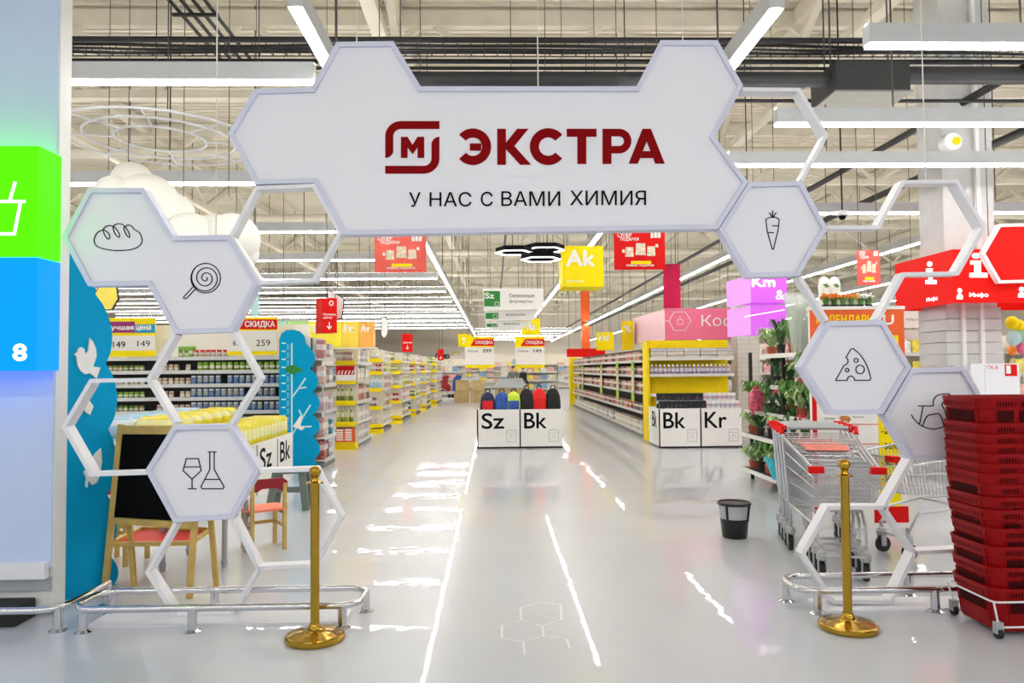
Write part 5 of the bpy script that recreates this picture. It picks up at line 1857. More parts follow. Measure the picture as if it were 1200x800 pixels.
# --- two box bins in the middle of the aisle and two at the right
def bin_unit(label, pxs, texts, yb, yt, symbols=(), depth=0.82, sideText=None):
    p0, p1 = fl(pxs[0], yb), fl(pxs[-1], yb)
    Y = (p0.y + p1.y) / 2
    zt_ = at(pxs[0], yt, Y).z
    t = thing('promotion_bin', label, 'bin', ((p0.x + p1.x) / 2, Y + depth / 2, 0), 'white lettered promotion bins')
    xs = [p0.x + (p1.x - p0.x) * (q - pxs[0]) / (pxs[-1] - pxs[0]) for q in pxs]
    for i in range(len(xs) - 1):
        fp = MB().box((xs[i], Y, 0.03), (xs[i + 1] - 0.006, Y + 0.02, zt_)).build('front_panel', M['paper'], t)
        mb = MB()
        w = xs[i + 1] - xs[i]
        if texts[i]:
            letters(mb, texts[i], (xs[i] + w * 0.1, Y, zt_ - 0.36), (w * 0.52, 0, 0), (0, 0, 0.29), 0.018, 0.004)
        mb.box((xs[i] - 0.012, Y - 0.004, 0.0), (xs[i] + 0.012, Y, zt_))
        mb.box((xs[i], Y - 0.004, 0.0), (xs[i + 1], Y, 0.03))
        mb.build('lettering', M['black'], fp)
        mb = MB()
        for q in ([(0.68, 0.12), (0.90, 0.12), (0.90, 0.34), (0.68, 0.34)],):
            strip(mb, [(xs[i] + w * u, v) for u, v in q], 0.008, Y - 0.003, Y, True)
        strip(mb, [(xs[i] + w * 0.68, 0.28), (xs[i] + w * 0.9, 0.28)], 0.006, Y - 0.003, Y)
        strip(mb, [(xs[i] + w * 0.74, 0.17), (xs[i] + w * 0.79, 0.25), (xs[i] + w * 0.84, 0.17)], 0.006, Y - 0.003, Y)
        mb.build('symbol', M['greyboard'], fp)
    MB().box((xs[0], Y + 0.02, 0.03), (xs[0] + 0.02, Y + depth, zt_)).build('side_panel', M['paper'], t)
    MB().box((xs[-1] - 0.02, Y + 0.02, 0.03), (xs[-1], Y + depth, zt_)).build('side_panel', M['paper'], t)
    MB().box((xs[0] + 0.02, Y + depth - 0.02, 0.03), (xs[-1] - 0.02, Y + depth, zt_)).build('rear_panel', M['paper'], t)
    MB().box((xs[0] + 0.02, Y + 0.02, zt_ - 0.3), (xs[-1] - 0.02, Y + depth - 0.02, zt_ - 0.27)).build('inner_floor', M['paper'], t)
    if sideText:
        mb = MB()
        letters(mb, sideText, (xs[0], Y + 0.62, zt_ - 0.36), (0, -0.4, 0), (0, 0, 0.29), 0.018, 0.004)
        mb.build('lettering', M['black'], t)
    return t, xs, Y, zt_


t, xs, Y1, z1 = bin_unit('white promotion bins lettered Sz and Bk in the middle of the aisle', [560, 610, 660], ['Sz', 'Bk'], 525, 480)
# rucksacks in them


def rucksack(label, x, y, z, w, h, m, trim=None):
    t = thing('rucksack', label, 'rucksack', (x, y, z), 'rucksacks in the middle bins')
    mb = MB()
    prof = [(0.42, 0.0), (0.5, 0.08), (0.5, 0.55), (0.46, 0.78), (0.33, 0.93), (0.12, 1.0)]
    L = []
    for f, u in prof:
        L.append([Vector((x + v.x, y + v.y, z + u * h)) for v in rrect(-w * f, w * f, -0.26 * f * 0.9, 0.26 * f * 0.9, w * f * 0.35, 3)])
    k = len(L[0])
    fs = [(i * k + j, i * k + (j + 1) % k, (i + 1) * k + (j + 1) % k, (i + 1) * k + j) for i in range(len(L) - 1) for j in range(k)]
    fs += [tuple(range(k - 1, -1, -1)), tuple((len(L) - 1) * k + j for j in range(k))]
    mb.add([p for l in L for p in l], fs)
    mb.build('bag_body', M[m], t, smooth=True)
    MB().tube([(x - 0.05, y, z + h), (x - 0.03, y, z + h + 0.05), (x + 0.03, y, z + h + 0.05), (x + 0.05, y, z + h)], 0.012, 6).build('grab_handle', M['backblack'], t, smooth=True)
    pk = MB().box((x - w * 0.34, y - 0.15, z + h * 0.38), (x + w * 0.34, y - 0.11, z + h * 0.72)).build('front_pocket', M[trim or m], t)
    return t


zb2 = z1 - 0.27
for i, (u, m, tr2, lab) in enumerate(((0.12, 'backnavy', 'backred', 'navy patterned rucksack with red pocket in the Sz bin'), (0.29, 'backblue', 'backblue', 'bright blue rucksack in the Sz bin'), (0.43, 'backlime', 'backblue', 'lime and blue rucksack in the Sz bin'),
                                 (0.585, 'backblack', None, 'black rucksack beside the bin divider in the Bk bin'), (0.735, 'backred', None, 'plain red rucksack in the Bk bin'), (0.90, 'backblack', None, 'black rucksack at the right end of the Bk bin'))):
    x = xs[0] + (xs[-1] - xs[0]) * u
    rucksack(lab, x, Y1 + 0.22, zb2, 0.29, 0.60 if i < 3 else 0.66, m, tr2)
p_ = at(598, 452, Y1 + 0.5)
t = thing('slanted_board', 'grey slanted board standing over the middle bins', 'board', (p_.x, Y1 + 0.55, zb2))
qa = [at(577, 455, Y1 + 0.45), at(618, 455, Y1 + 0.45), at(612, 444, Y1 + 0.7), at(585, 445, Y1 + 0.7)]
MB().prism(qa, (0, 0, 0.02)).build('slanted_sheet', M['greyboard'], t)
MB().box((qa[0].x + 0.05, Y1 + 0.47, zb2), (qa[1].x - 0.05, Y1 + 0.5, qa[0].z)).build('stand', M['cardboard'], t)
put('red_carton', goods('box', 0.22, 0.16, 0.12, 'orangebox'), (at(570, 449, Y1 + 0.6).x, Y1 + 0.6, z1 - 0.26), 0, 'flat red carton behind the navy rucksack', 'carton', None)

t, xs2, Y2, z2 = bin_unit('white promotion bins lettered Bk and Kr before the yellow shelving', [772, 822, 872], ['Bk', 'Kr'], 524.5, 479, depth=0.95, sideText='Bk')
zf = z2 - 0.27
for r in range(2):
    for i in range(17):
        u = 0.01 + 0.98 * i / 16
        x = xs2[0] + 0.05 + (xs2[-1] - xs2[0] - 0.1) * u
        dark = u < 0.62
        pm = 'blackbottle' if dark else 'pinktube'
        put('cosmetic_pack', goods('box', 0.082, 0.08, 0.36, pm), (x, Y2 + 0.12 + r * 0.2, zf + 0.001 + (0.05 if r == 0 else 0.19)), 0,
            ('black and white pack in the %s row of the right bins, %s from the left' % (['front', 'rear'][r], ORD[i])) if dark else ('pink and white pack in the %s row of the right bins, %s from the left' % (['front', 'rear'][r], ORD[i])), 'pack', 'black packs in the right bins' if dark else 'pink packs in the right bins')
    if r == 1:
        tb = MB().box((xs2[0] + 0.03, Y2 + 0.22, zf), (xs2[-1] - 0.03, Y2 + 0.5, zf + 0.19)).build('riser_box', M['paper'], t)

# yellow end shelving behind the right bins
EY = 15.55
a, c = at(757.5, 400, EY), at(862, 400, EY)
g = Gondola('yellow_shelving', 'yellow backed end shelving with bottles behind the right bins', (a.x + 0.06, EY), 0, c.x - a.x - 0.1, 0.45, at(757, 398, EY).z, [0.12, 0.55, 0.95, 1.36, 1.70], back='yellowmetal', shelf='shelf', rail='shelf', base='kick', ends=False)
MB().box((a.x, EY - 0.02, 0), (a.x + 0.05, EY + 0.45, at(757, 399, EY).z)).build('side_panel', M['yellowmetal'], g.root)
g.stock('white_bottle', 'bottle', (0.085, 0.085, 0.21), 'purplebottle', 1.36, 0.02, g.L, 'white bottle with lilac label on the yellow shelving', 'bottle', 'lilac label bottles', 0.004, skip=0.0)
g.stock('flat_carton', 'box', (0.34, 0.2, 0.07), 'palebox', 1.70, 0.03, g.L, 'flat white carton on top of the yellow shelving', 'carton', 'flat cartons on the yellow shelving', 0.01, stack=3, skip=0.0)

# --- long shelving on the right side of the aisle
GX, GY0, GY1 = 3.17, 16.06, 30.0
rl_ = [0.13, 0.56, 0.98, 1.34, 1.66]
g = Gondola('aisle_shelving', 'long white shelving of pink cartons along the right of the aisle', (GX, GY1), -90, GY1 - GY0, 0.45, 1.95, rl_, back='shelfdark', seg=2)
LG = GY1 - GY0
for li, z in enumerate(rl_):
    pm = ['palebox', 'orangebox', 'orangebox', 'orangebox', 'orangebox'][li]
    g.stock('chocolate_box', 'box', ((0.26, 0.2, 0.22), (0.24, 0.16, 0.17), (0.2, 0.14, 0.22), (0.2, 0.14, 0.2), (0.24, 0.16, 0.2))[li], pm, z, 0.05, LG - 0.05, 'carton on the %s shelf, long right shelving' % ['bottom', 'second', 'third', 'fourth', 'top'][li], 'carton', 'cartons of the long right shelving', 0.02, skip=0.08)  # generic cartons, what they hold is not known
for j, Yp in enumerate((16.9, 19.0, 21.9, 26.5)):
    for z0_, z1_ in ((0.78, 0.93), (1.08, 1.32), (1.40, 1.62)):
        pass
    t = thing('price_banner', 'green upright price banner on the right shelving, %s from the front' % ORD[j], 'price sign', (GX - 0.03, Yp, 0.72), 'green price banners')
    MB().box((GX - 0.035, Yp - 0.14, 0.75), (GX - 0.022, Yp + 0.14, 1.66)).build('strip', mat('banner_print', C(206, 196, 160), 0.5, var=0.5, scale=12), t)
    for z0_ in (0.75, 1.45):
        MB().box((GX - 0.04, Yp - 0.15, z0_), (GX - 0.035, Yp + 0.15, z0_ + 0.2)).build('green_patch', M['lime'], t)
put_ = MB().box((GX - 0.1, GY1 + 0.1, 0), (GX + 0.2, GY1 + 0.5, 1.95))
tag(put_.build('yellow_post', M['yellowmetal']), 'yellow end post of the long right shelving', 'post')
a, c = at(665, 418, 30.4), at(710, 408, 30.4)
t = thing('red_fascia', 'plain red fascia sign over the far end of the right shelving', 'sign', (a.x, 30.7, a.z))
MB().box((a.x, 30.6, a.z), (c.x, 30.7, c.z)).build('board', M['red'], t)
for xx in (a.x + .1, c.x - .1):
    MB().tube([(xx, 30.65, c.z), (xx, 30.65, 7.6)], 0.008, 5).build('suspension_wire', M['cord'], t)

# --- fillers: shelving runs deeper in the shop and to the far right
FAR = [mat('far_pack_%s' % nm_, C(*c_), 0.6, var=0.35, scale=9) for nm_, c_ in (('cream', (226, 216, 196)), ('rose', (222, 170, 160)), ('yellow', (232, 206, 80)), ('white', (236, 234, 230)), ('blue', (130, 160, 190)))]
runs = [
    ('far_shelving', 'white shelving across the back beyond the jar shelves', (-15, 19.5), 0, 10.5, ['palebox', 'mixedbox', 'tealbox', 'yellowgreen'], (0.26, 0.18, 0.28), 'the shelving beyond the jar shelves', 2.1),
    ('far_shelving', 'white shelving across the far left of the shop', (-14, 27.5), 0, 10.0, ['mixedbox', 'palebox', 'orangebox', 'palebox'], (0.34, 0.2, 0.28), 'the far left shelving', 2.1),
    ('far_shelving', 'white shelving under the pink cosmetics sign', (5.2, 19.0), 0, 8.0, ['palebox', 'pinkbox', 'palebox', 'mixedbox'], (0.3, 0.2, 0.28), 'the shelving under the pink sign', 2.1),
    ('far_shelving', 'white shelving at the far end of the main aisle', (0.9, 36.0), 0, 2.2, ['mixedbox', 'palebox', 'yellowgreen', 'mixedbox'], (0.3, 0.2, 0.26), 'the shelving at the aisle end', 1.9),
    ('far_shelving', 'white shelving closing the far left of the aisle', (-9.0, 42.0), 0, 7.4, ['mixedbox'] * 4, (0.34, 0.2, 0.3), 'the shelving at the far left of the aisle', 2.1),
    ('far_shelving', 'tall shelving at the very end of the main aisle', (-3.2, 56.0), 0, 9.0, ['mixedbox'] * 4, (0.5, 0.2, 0.34), 'the shelving at the very end of the aisle', 2.6),
    ('far_shelving', 'bright shelving of groceries behind the grey column', (5.6, 13.2), 0, 2.6, ['palebox', 'yellowgreen', 'mixedbox', 'palebox'], (0.2, 0.14, 0.24), 'the bright grocery shelving', 2.0),
    ('far_shelving', 'bright shelving of groceries behind the fire cabinet', (8.6, 12.2), 0, 3.6, ['palebox', 'mixedbox', 'yellowgreen', 'pinkbox'], (0.2, 0.14, 0.24), 'the grocery shelving behind the fire cabinet', 2.0),
]
for nm, lab, o_, dg, L, pms, dm, gl, H in runs:
    lv = [0.13, 0.55, 0.95, 1.35, 1.72]
    g = Gondola(nm, lab, o_, dg, L, 0.42, H, lv, back='wallgrey')
    mb = MB()
    for li, z in enumerate(lv):
        if li == 0 and L > 5:
            continue
        x = 0.05
        while x + dm[0] < L - 0.05:
            if rnd.random() > 0.1:
                hh = dm[2] * rnd.uniform(0.7, 1.1)
                mb.add([g.T @ Vector(v) for v in MB().box((x, 0.04, z), (x + dm[0], 0.04 + dm[1], z + hh)).v], [(3, 2, 1, 0), (4, 5, 6, 7), (0, 1, 5, 4), (1, 2, 6, 5), (2, 3, 7, 6), (3, 0, 4, 7)], rnd.randrange(5))
            x += dm[0] + 0.03
    o = mb.build('distant_goods', FAR, None)
    tag(o, 'many small packs filling ' + gl, 'goods', kind='stuff')

# cardboard boxes stacked at the far end
for i, (px, py, w, h) in enumerate(((541, 471, 0.66, 0.5), (560, 471, 0.66, 0.55), (542, 471, 0.6, 0.5), (559.5, 471, 0.55, 0.42))):
    p_ = fl(px, py)
    zz = 0.0 if i < 2 else (0.505 if i == 2 else 0.555)
    t = thing('cardboard_box', ['lower brown cardboard box at the far aisle end, left', 'lower brown cardboard box at the far aisle end, right', 'upper brown cardboard box of the left far pile', 'upper brown cardboard box of the right far pile'][i], 'box', (p_.x, p_.y, zz), 'brown cardboard boxes')
    MB().box((p_.x - w / 2, p_.y - 0.3, zz), (p_.x + w / 2, p_.y + 0.3, zz + h)).build('carton_body', M['cardboard'], t)
    for s in (-1, 1):
        MB().bar((p_.x - w / 2, p_.y + s * 0.31, zz + h), (p_.x + w / 2, p_.y + s * 0.31, zz + h), 0.02, 0.02).build('flap', M['cardboard'], t)

# push car toys by the left displays
p_ = fl(529, 469)
t = thing('toy_pushchair', 'blue and red childrens pushchair on a low stand by the left displays', 'pushchair', p_)
MB().box((p_.x - 0.7, p_.y - 0.5, 0.0), (p_.x + 0.75, p_.y + 0.4, 0.12)).build('stand', M['shelf'], t)
for dx, m in ((-0.3, 'burgundy'), (0.3, 'bluelit')):
    mm = 'backblue' if dx > 0 else 'burgundy'
    pts = [(-0.26, 0.35), (-0.2, 0.95), (0.0, 1.15), (0.2, 1.1), (0.12, 0.75), (0.28, 0.6), (0.26, 0.35)]
    MB().prism([(p_.x + dx + a, p_.y - 0.2, c + 0.1) for a, c in pts], (0, 0.4, 0)).build('seat_shell', M[mm], t)
    for sx in (-0.22, 0.22):
        MB().tube([(p_.x + dx + sx, p_.y - 0.22, 0.22), (p_.x + dx + sx, p_.y - 0.18, 0.22)], 0.1, 12).build('wheel', M['rubber'], t)
        MB().tube([(p_.x + dx + sx, p_.y - 0.2, 0.22), (p_.x + dx - sx * 0.3, p_.y - 0.2, 0.55)], 0.02, 6).build('strut', M['grey_metal'], t)


# two shoppers far down the aisle
def person(label, x, y, h, coat, legs, hair, facing):
    s = h / 1.75
    J = {'pel': (0, 0, .95), 'wai': (0, 0, 1.1), 'che': (0, 0, 1.35), 'nec': (0, 0, 1.5), 'hd1': (0, -.01, 1.6), 'hd2': (0, 0, 1.7),
         'shl': (-.18, 0, 1.42), 'ell': (-.23, .02, 1.14), 'wrl': (-.2, -.12, .93), 'hal': (-.19, -.18, .88), 'shr': (.18, 0, 1.42), 'elr': (.23, .02, 1.14), 'wrr': (.2, -.12, .93), 'har': (.19, -.18, .88),
         'hil': (-.09, 0, .9), 'knl': (-.1, -.02, .5), 'anl': (-.1, .02, .09), 'tol': (-.11, -.14, .04), 'hir': (.09, 0, .9), 'knr': (.1, .0, .5), 'anr': (.1, .04, .09), 'tor': (.11, -.12, .04)}
    Rr = {'pel': .13, 'wai': .12, 'che': .14, 'nec': .055, 'hd1': .085, 'hd2': .085, 'shl': .065, 'ell': .045, 'wrl': .032, 'hal': .036, 'shr': .065, 'elr': .045, 'wrr': .032, 'har': .036, 'hil': .09, 'knl': .06, 'anl': .04, 'tol': .035, 'hir': .09, 'knr': .06, 'anr': .04, 'tor': .035}
    E = [('pel', 'wai'), ('wai', 'che'), ('che', 'nec'), ('nec', 'hd1'), ('hd1', 'hd2'), ('che', 'shl'), ('shl', 'ell'), ('ell', 'wrl'), ('wrl', 'hal'), ('che', 'shr'), ('shr', 'elr'), ('elr', 'wrr'), ('wrr', 'har'), ('pel', 'hil'), ('hil', 'knl'), ('knl', 'anl'), ('anl', 'tol'), ('pel', 'hir'), ('hir', 'knr'), ('knr', 'anr'), ('anr', 'tor')]
    ks_ = list(J)
    me = bpy.data.meshes.new('person')
    me.from_pydata([tuple(c * s for c in J[k]) for k in ks_], [(ks_.index(a), ks_.index(c)) for a, c in E], [])
    o = bpy.data.objects.new('person', me)
    COL.objects.link(o)
    sk = o.modifiers.new('skin', 'SKIN')
    for i, k in enumerate(ks_):
        me.skin_vertices[0].data[i].radius = (Rr[k] * s, Rr[k] * s * (0.75 if k in ('pel', 'wai', 'che') else 1))
    me.skin_vertices[0].data[0].use_root = True
    sb = o.modifiers.new('sub', 'SUBSURF'); sb.levels = 1; sb.render_levels = 2
    m = bpy.data.materials.new('clothes_' + hair)
    m.use_nodes = True
    nt = m.node_tree
    tc = nt.nodes.new('ShaderNodeTexCoord'); sx = nt.nodes.new('ShaderNodeSeparateXYZ')
    nt.links.new(tc.outputs['Generated'], sx.inputs[0])
    rp = nt.nodes.new('ShaderNodeValToRGB'); rp.color_ramp.interpolation = 'CONSTANT'
    cols = [(0, (30, 28, 28)), (0.06, legs), (0.5, coat), (0.86, (214, 170, 146)), (0.945, (50, 36, 26))]
    while len(rp.color_ramp.elements) < 5:
        rp.color_ramp.elements.new(0.5)
    for i, (q, c) in enumerate(cols):
        rp.color_ramp.elements[i].position = q
        rp.color_ramp.elements[i].color = C(*c)
    nt.links.new(sx.outputs['Z'], rp.inputs['Fac'])
    nt.links.new(rp.outputs['Color'], nt.nodes['Principled BSDF'].inputs['Base Color'])
    me.materials.append(m)
    o.location = (x, y, 0)
    o.rotation_euler = (0, 0, facing)
    return tag(o, label, 'person')


p_ = at(601, 440, 33)
person('person in a grey top standing far down the main aisle', p_.x, 33, 1.68, (120, 118, 116), (60, 60, 70), 'a', 0.3)
p_ = at(613, 440, 32)
person('person in a black coat standing far down the main aisle', p_.x, 32, 1.64, (30, 28, 30), (36, 34, 40), 'b', 2.2)

# ================================================================ HANGING SIGNS
def hang(t, xs_, y, z):
    for xx in xs_:
        MB().tube([(xx, y, z), (xx, y, 7.668)], 0.005, 5).build('suspension_wire', M['cord'], t)


def board(name, label, cat, x0, y0, x1, y1, Y, m, depth=0.03, group=None, wires=True):
    a, c = at(x0, y1, Y), at(x1, y0, Y)
    t = thing(name, label, cat, ((a.x + c.x) / 2, Y, a.z), group)
    o = MB().box((a.x, Y, a.z), (c.x, Y + depth, c.z)).build('board', M[m], t)
    if wires:
        hang(t, (a.x + (c.x - a.x) * .1, c.x - (c.x - a.x) * .1), Y + depth / 2, c.z)
    return t, o


# red gift posters
def gift_poster(label, x0, y0, x1, y1, Y, m):
    t, o = board('hanging_poster', label, 'poster', x0, y0, x1, y1, Y, m, 0.012, 'red hanging posters')
    w, h = x1 - x0, y1 - y0
    X = lambda u: x0 + w * u
    V = lambda v: y0 + h * v
    mb = MB()
    px_letters(mb, 'СУПЕР', X(.06), V(.03), X(.34), V(.15), Y - 0.001, 0.03, 0.003)
    px_letters(mb, 'ПОДАРКИ', X(.12), V(.16), X(.48), V(.26), Y - 0.001, 0.02, 0.003)
    px_letters(mb, 'НОВЫЕ ПОДАРКИ', X(.24), V(.86), X(.78), V(.92), Y - 0.001, 0.04, 0.003)
    for u in (.72, .79, .86):
        slab(mb, P2([(X(u), V(.03)), (X(u + .055), V(.03)), (X(u + .055), V(.17)), (X(u), V(.17))], Y), Y - 0.004, Y)
    mb.build('lettering', M['paper'], o)
    slab(MB(), P2([(X(.33), V(.77)), (X(.73), V(.77)), (X(.73), V(.85)), (X(.33), V(.85))], Y), Y - 0.004, Y).build('yellow_bar', M['yellow'], o)
    mb = MB()     # plain cream gift parcels in the picture area
    for u, v, r in ((.3, .5, .09), (.52, .42, .11), (.73, .48, .09), (.18, .5, .03), (.84, .36, .03)):
        slab(mb, P2([(X(u - r * .8), V(v - r * 1.0)), (X(u + r * .8), V(v - r * 1.0)), (X(u + r * .95), V(v + r * 1.8)), (X(u - r * .95), V(v + r * 1.8))], Y), Y - 0.004, Y)
    mb.build('gift_picture', mat('cream_print', C(242, 212, 184), 0.6, var=0.35, scale=30), o)
    return t


M['coral'] = mat('coral_poster', C(236, 92, 76), 0.5, var=0.12, scale=5)
gift_poster('coral red gift poster hanging under the sign emblem', 439, 275, 499.5, 319, 8.2, 'coral')
gift_poster('bright red gift poster hanging beside the yellow cube', 720, 271, 779, 316, 8.2, 'red')
gift_poster('small coral gift poster hanging over the orange flowers', 1005, 293, 1031, 334, 9.0, 'coral')

# yellow cubes
def cube_sign(label, x0, y0, x1, y1, Y, side_x, m, texts, group='hanging cubes', tm='paper'):
    a, c = at(x0, y1, Y), at(x1, y0, Y)
    D = (c.x - a.x)
    t = thing('cube_sign', label, 'sign', ((a.x + c.x) / 2, Y + D / 2, a.z), group)
    k_ = at(side_x, y1, Y + D)
    A_, B_ = Vector((a.x, Y, a.z)), Vector((c.x, Y, a.z))
    D_ = Vector((k_.x, Y + D, a.z))
    o = MB().prism([A_, D_, D_ + (B_ - A_), B_], (0, 0, c.z - a.z)).build('cube_body', M[m], t)
    for tx, u0, v0, u1, v1, bold in texts:
        mb = MB()
        px_letters(mb, tx, x0 + (x1 - x0) * u0, y0 + (y1 - y0) * v0, x0 + (x1 - x0) * u1, y0 + (y1 - y0) * v1, Y - 0.001, bold, 0.004)
        mb.build('lettering', M[tm], o)
    hang(t, (a.x + .05, c.x - .05), Y + D / 2, c.z)
    return t


cube_sign('yellow cube sign lettered Ak hanging right of the hexagon lamp', 659, 288, 707, 336, 10.0, 655, 'yellow', [('Ak', .1, .12, .78, .48, .05), ('Акции', .1, .82, .5, .9, .0)])
cube_sign('small yellow cube sign below the seasonal board', 612, 373, 633, 392, 24, 611, 'yellow', [('Ak', .25, .3, .8, .7, .05)])
cube_sign('small yellow cube sign far over the aisle, left of the discount placards', 537, 391, 552, 406, 22, 537, 'yellow', [('%', .3, .3, .8, .75, .03)])
cube_sign('small yellow cube sign lettered Kd over the right shelving', 699, 389, 719, 410, 22, 699, 'yellow', [('Kd', .15, .15, .7, .45, .05)])
cube_sign('narrow yellow percent sign beside the pale pink sign', 729, 376, 742, 410, 20, 729, 'yellowmetal', [('%', .15, .15, .8, .4, .03)])
cube_sign('red cube sign with magnifier and arrow beside the category band', 377, 349, 395, 390, 11.0, 370, 'red', [('О', .5, .08, .76, .22, .05), ('Проверь', .1, .44, .95, .51, .03), ('цену', .1, .54, .7, .6, .03), ('↓', .35, .7, .65, .9, .03)])
cube_sign('smaller red cube sign hanging further along the left aisle', 471.5, 391, 483.5, 412, 20.0, 470, 'red', [('↓', .35, .62, .65, .88, .03), ('Цена', .1, .44, .9, .55, .03)])
cube_sign('tiny red cube sign over the far end of the aisle', 513, 409, 520, 422, 28.0, 513, 'red', [('↓', .35, .62, .65, .88, .03)])
# red sign's second face is real: the cube is turned towards the aisle

# hexagonal white plates beside the red cubes
for lab, pts, Y in (('white hexagon plate edged black behind the red magnifier cube', [(384, 340), (396, 346), (402.5, 350), (402, 360), (400, 373), (386, 374)], 11.3),
                    ('narrow white hexagon plate hanging above the left displays', [(447, 371), (452, 372), (455, 378), (454, 391), (450, 396), (447, 392)], 17.0)):
    pl = P2(pts, Y)
    if area2(pl) < 0:
        pl = pl[::-1]
    cx = sum(v[0] for v in pl) / len(pl)
    t = thing('hexagon_plate', lab, 'sign', (cx, Y, min(v[1] for v in pl)), 'white hexagon plates')
    slab(MB(), pl, Y, Y + 0.03).build('plate', M['paper'], t)
    ring(MB(), offset(pl, -0.012), pl, Y - 0.004, Y + 0.034).build('black_edge', M['darkmetal'], t)
    hang(t, (cx,), Y + 0.015, max(v[1] for v in pl))

# seasonal board
Y = 14.6
t = thing('seasonal_board', 'white hanging board with green squares lettered Sz over the aisle', 'sign', at(602, 387, Y))
tiers = [((566, 338), (637, 338), (637, 362), (567, 364)), ((567.5, 365), (630, 363), (626, 374.5), (568.5, 376)), ((569, 377), (624, 375.5), (612, 386), (569.5, 387))]
txt = [('Сезонные', 597, 344, 626, 348.5), ('формулы', 597, 351, 624, 355.5), ('формулы', 593, 367, 615, 370.5), ('формулы', 590, 378, 609, 381)]
sq = [(567.5, 341, 586, 359), (569, 366.5, 584, 373.5), (570.5, 379, 583, 383)]
for i, q in enumerate(tiers):
    o = slab(MB(), P2(q, Y + 0.25 * i), Y + 0.25 * i, Y + 0.25 * i + 0.05).build('tier', M['paper'], t)
    sx0, sy0, sx1, sy1 = sq[i]
    YY = Y + 0.25 * i
    k = slab(MB(), P2([(sx0, sy0), (sx1, sy0), (sx1, sy1), (sx0, sy1)], YY), YY - 0.008, YY).build('green_square', M['green'], o)
    mb = MB()
    if i == 0:
        px_letters(mb, 'Sz', 568.5, 343, 579, 349.5, YY - 0.009, 0.05, 0.004)
    strip(mb, P2([(sx1 - 6, sy1 - 5), (sx1 - 1.5, sy1 - 5), (sx1 - 1.5, sy1 - 1), (sx1 - 6, sy1 - 1)], YY), 0.008, YY - 0.012, YY - 0.008, True)
    mb.build('lettering', M['paper'], k)
    mb = MB()
    for tx, a0, b0, a1, b1 in (txt[:2] if i == 0 else [txt[i + 1]]):
        px_letters(mb, tx, a0, b0, a1, b1, YY - 0.001, 0.0, 0.004)
    mb.build('lettering', M['line'], o)
hang(t, (at(572, 338, Y).x, at(632, 338, Y).x), Y + 0.02, at(600, 338, Y).z)

# discount placards over the far aisle
for lab, x0, x1, tx, Y in (('yellow discount placard priced 899 hanging left over the far aisle', 545, 579, '899', 19.0), ('yellow discount placard priced 149 hanging right over the far aisle', 604, 638, '149', 19.0)):
    t = placard(lab, x0, 394, x1, 431, Y, 'СКИДКА', 'red', None, [(tx, .62, .9, .40, .52), ('Рюкзак', .1, .45, .43, .5)], split=0.34)
    hang(t, (at(x0 + 4, 394, Y).x, at(x1 - 4, 394, Y).x), Y + 0.01, at(x0, 394, Y).z)
    pl = P2([(x0 + 2, 425), (x1 + 6, 418), (x1 + 6, 432), (x0 + 18, 433)], Y)
# hexagon pendant lamp
Y = 8.4
t = thing('hexagon_lamp', 'black hexagon pendant lamp with glowing white undersides', 'pendant lamp', at(622, 300, Y))
k0 = at(622, 300, Y)
sc_ = Y / F_PX
for (cx, cy, zz, rr_) in ((602, 8.55, 296, 21), (638, 8.75, 293, 24), (634, 8.15, 304, 22)):
    c = at(cx, zz, cy)
    r = rr_ * sc_
    hx = [c + Vector((r * cos(radians(60 * i)), r * sin(radians(60 * i)), 0)) for i in range(6)]
    for i in range(6):
        a_, b_ = hx[i], hx[(i + 1) % 6]
        s_ = MB().bar(a_ + Vector((0, 0, 0.03)), b_ + Vector((0, 0, 0.03)), 0.02, 0.05).build('side_bar', M['black'], t)
        MB().bar(a_, b_, 0.018, 0.012).build('light_strip', M['hexlamp'], s_)
hang(t, (k0.x - 0.2, k0.x + 0.2), 8.6, k0.z + 0.1)

# category band on the left: coloured boxes
Y = 14.0
t = thing('category_band', 'row of green, yellow and orange category boxes over the left shelving', 'sign', at(385, 410, Y))
M['grad1'] = mat('pale_green_box', C(168, 214, 120), 0.5); M['grad0'] = mat('mint_box', C(170, 226, 200), 0.5)
M['grad2'] = mat('yellow_box', C(250, 232, 60), 0.5); M['grad3'] = mat('amber_box', C(250, 214, 70), 0.5); M['grad4'] = mat('orange_box', C(250, 180, 80), 0.5)
for x0, x1, m, tx in ((322, 336, 'grad0', ''), (336.5, 361, 'grad1', 'Ma'), (361.5, 400, 'grad2', 'Di'), (400.5, 420.5, 'grad3', 'It'), (421, 437, 'grad4', 'Av')):
    a, c = at(x0, 407, Y), at(x1, 376, Y)
    o = MB().box((a.x, Y, a.z), (c.x, Y + 0.3, c.z)).build('box_panel', M[m], t)
    if tx:
        mb = MB(); px_letters(mb, tx, x0 + (x1 - x0) * .12, 380.5, x0 + (x1 - x0) * .75, 389, Y - 0.001, .03, .004); mb.build('lettering', M['paper'], o)
a, c = at(322, 409, Y), at(440, 407, Y)
MB().box((a.x, Y - 0.02, a.z), (c.x, Y + 0.34, c.z)).build('white_ledge', M['paper'], t)
hang(t, (at(330, 376, Y).x, at(380, 376, Y).x, at(432, 376, Y).x), Y + 0.12, at(380, 376, Y).z)

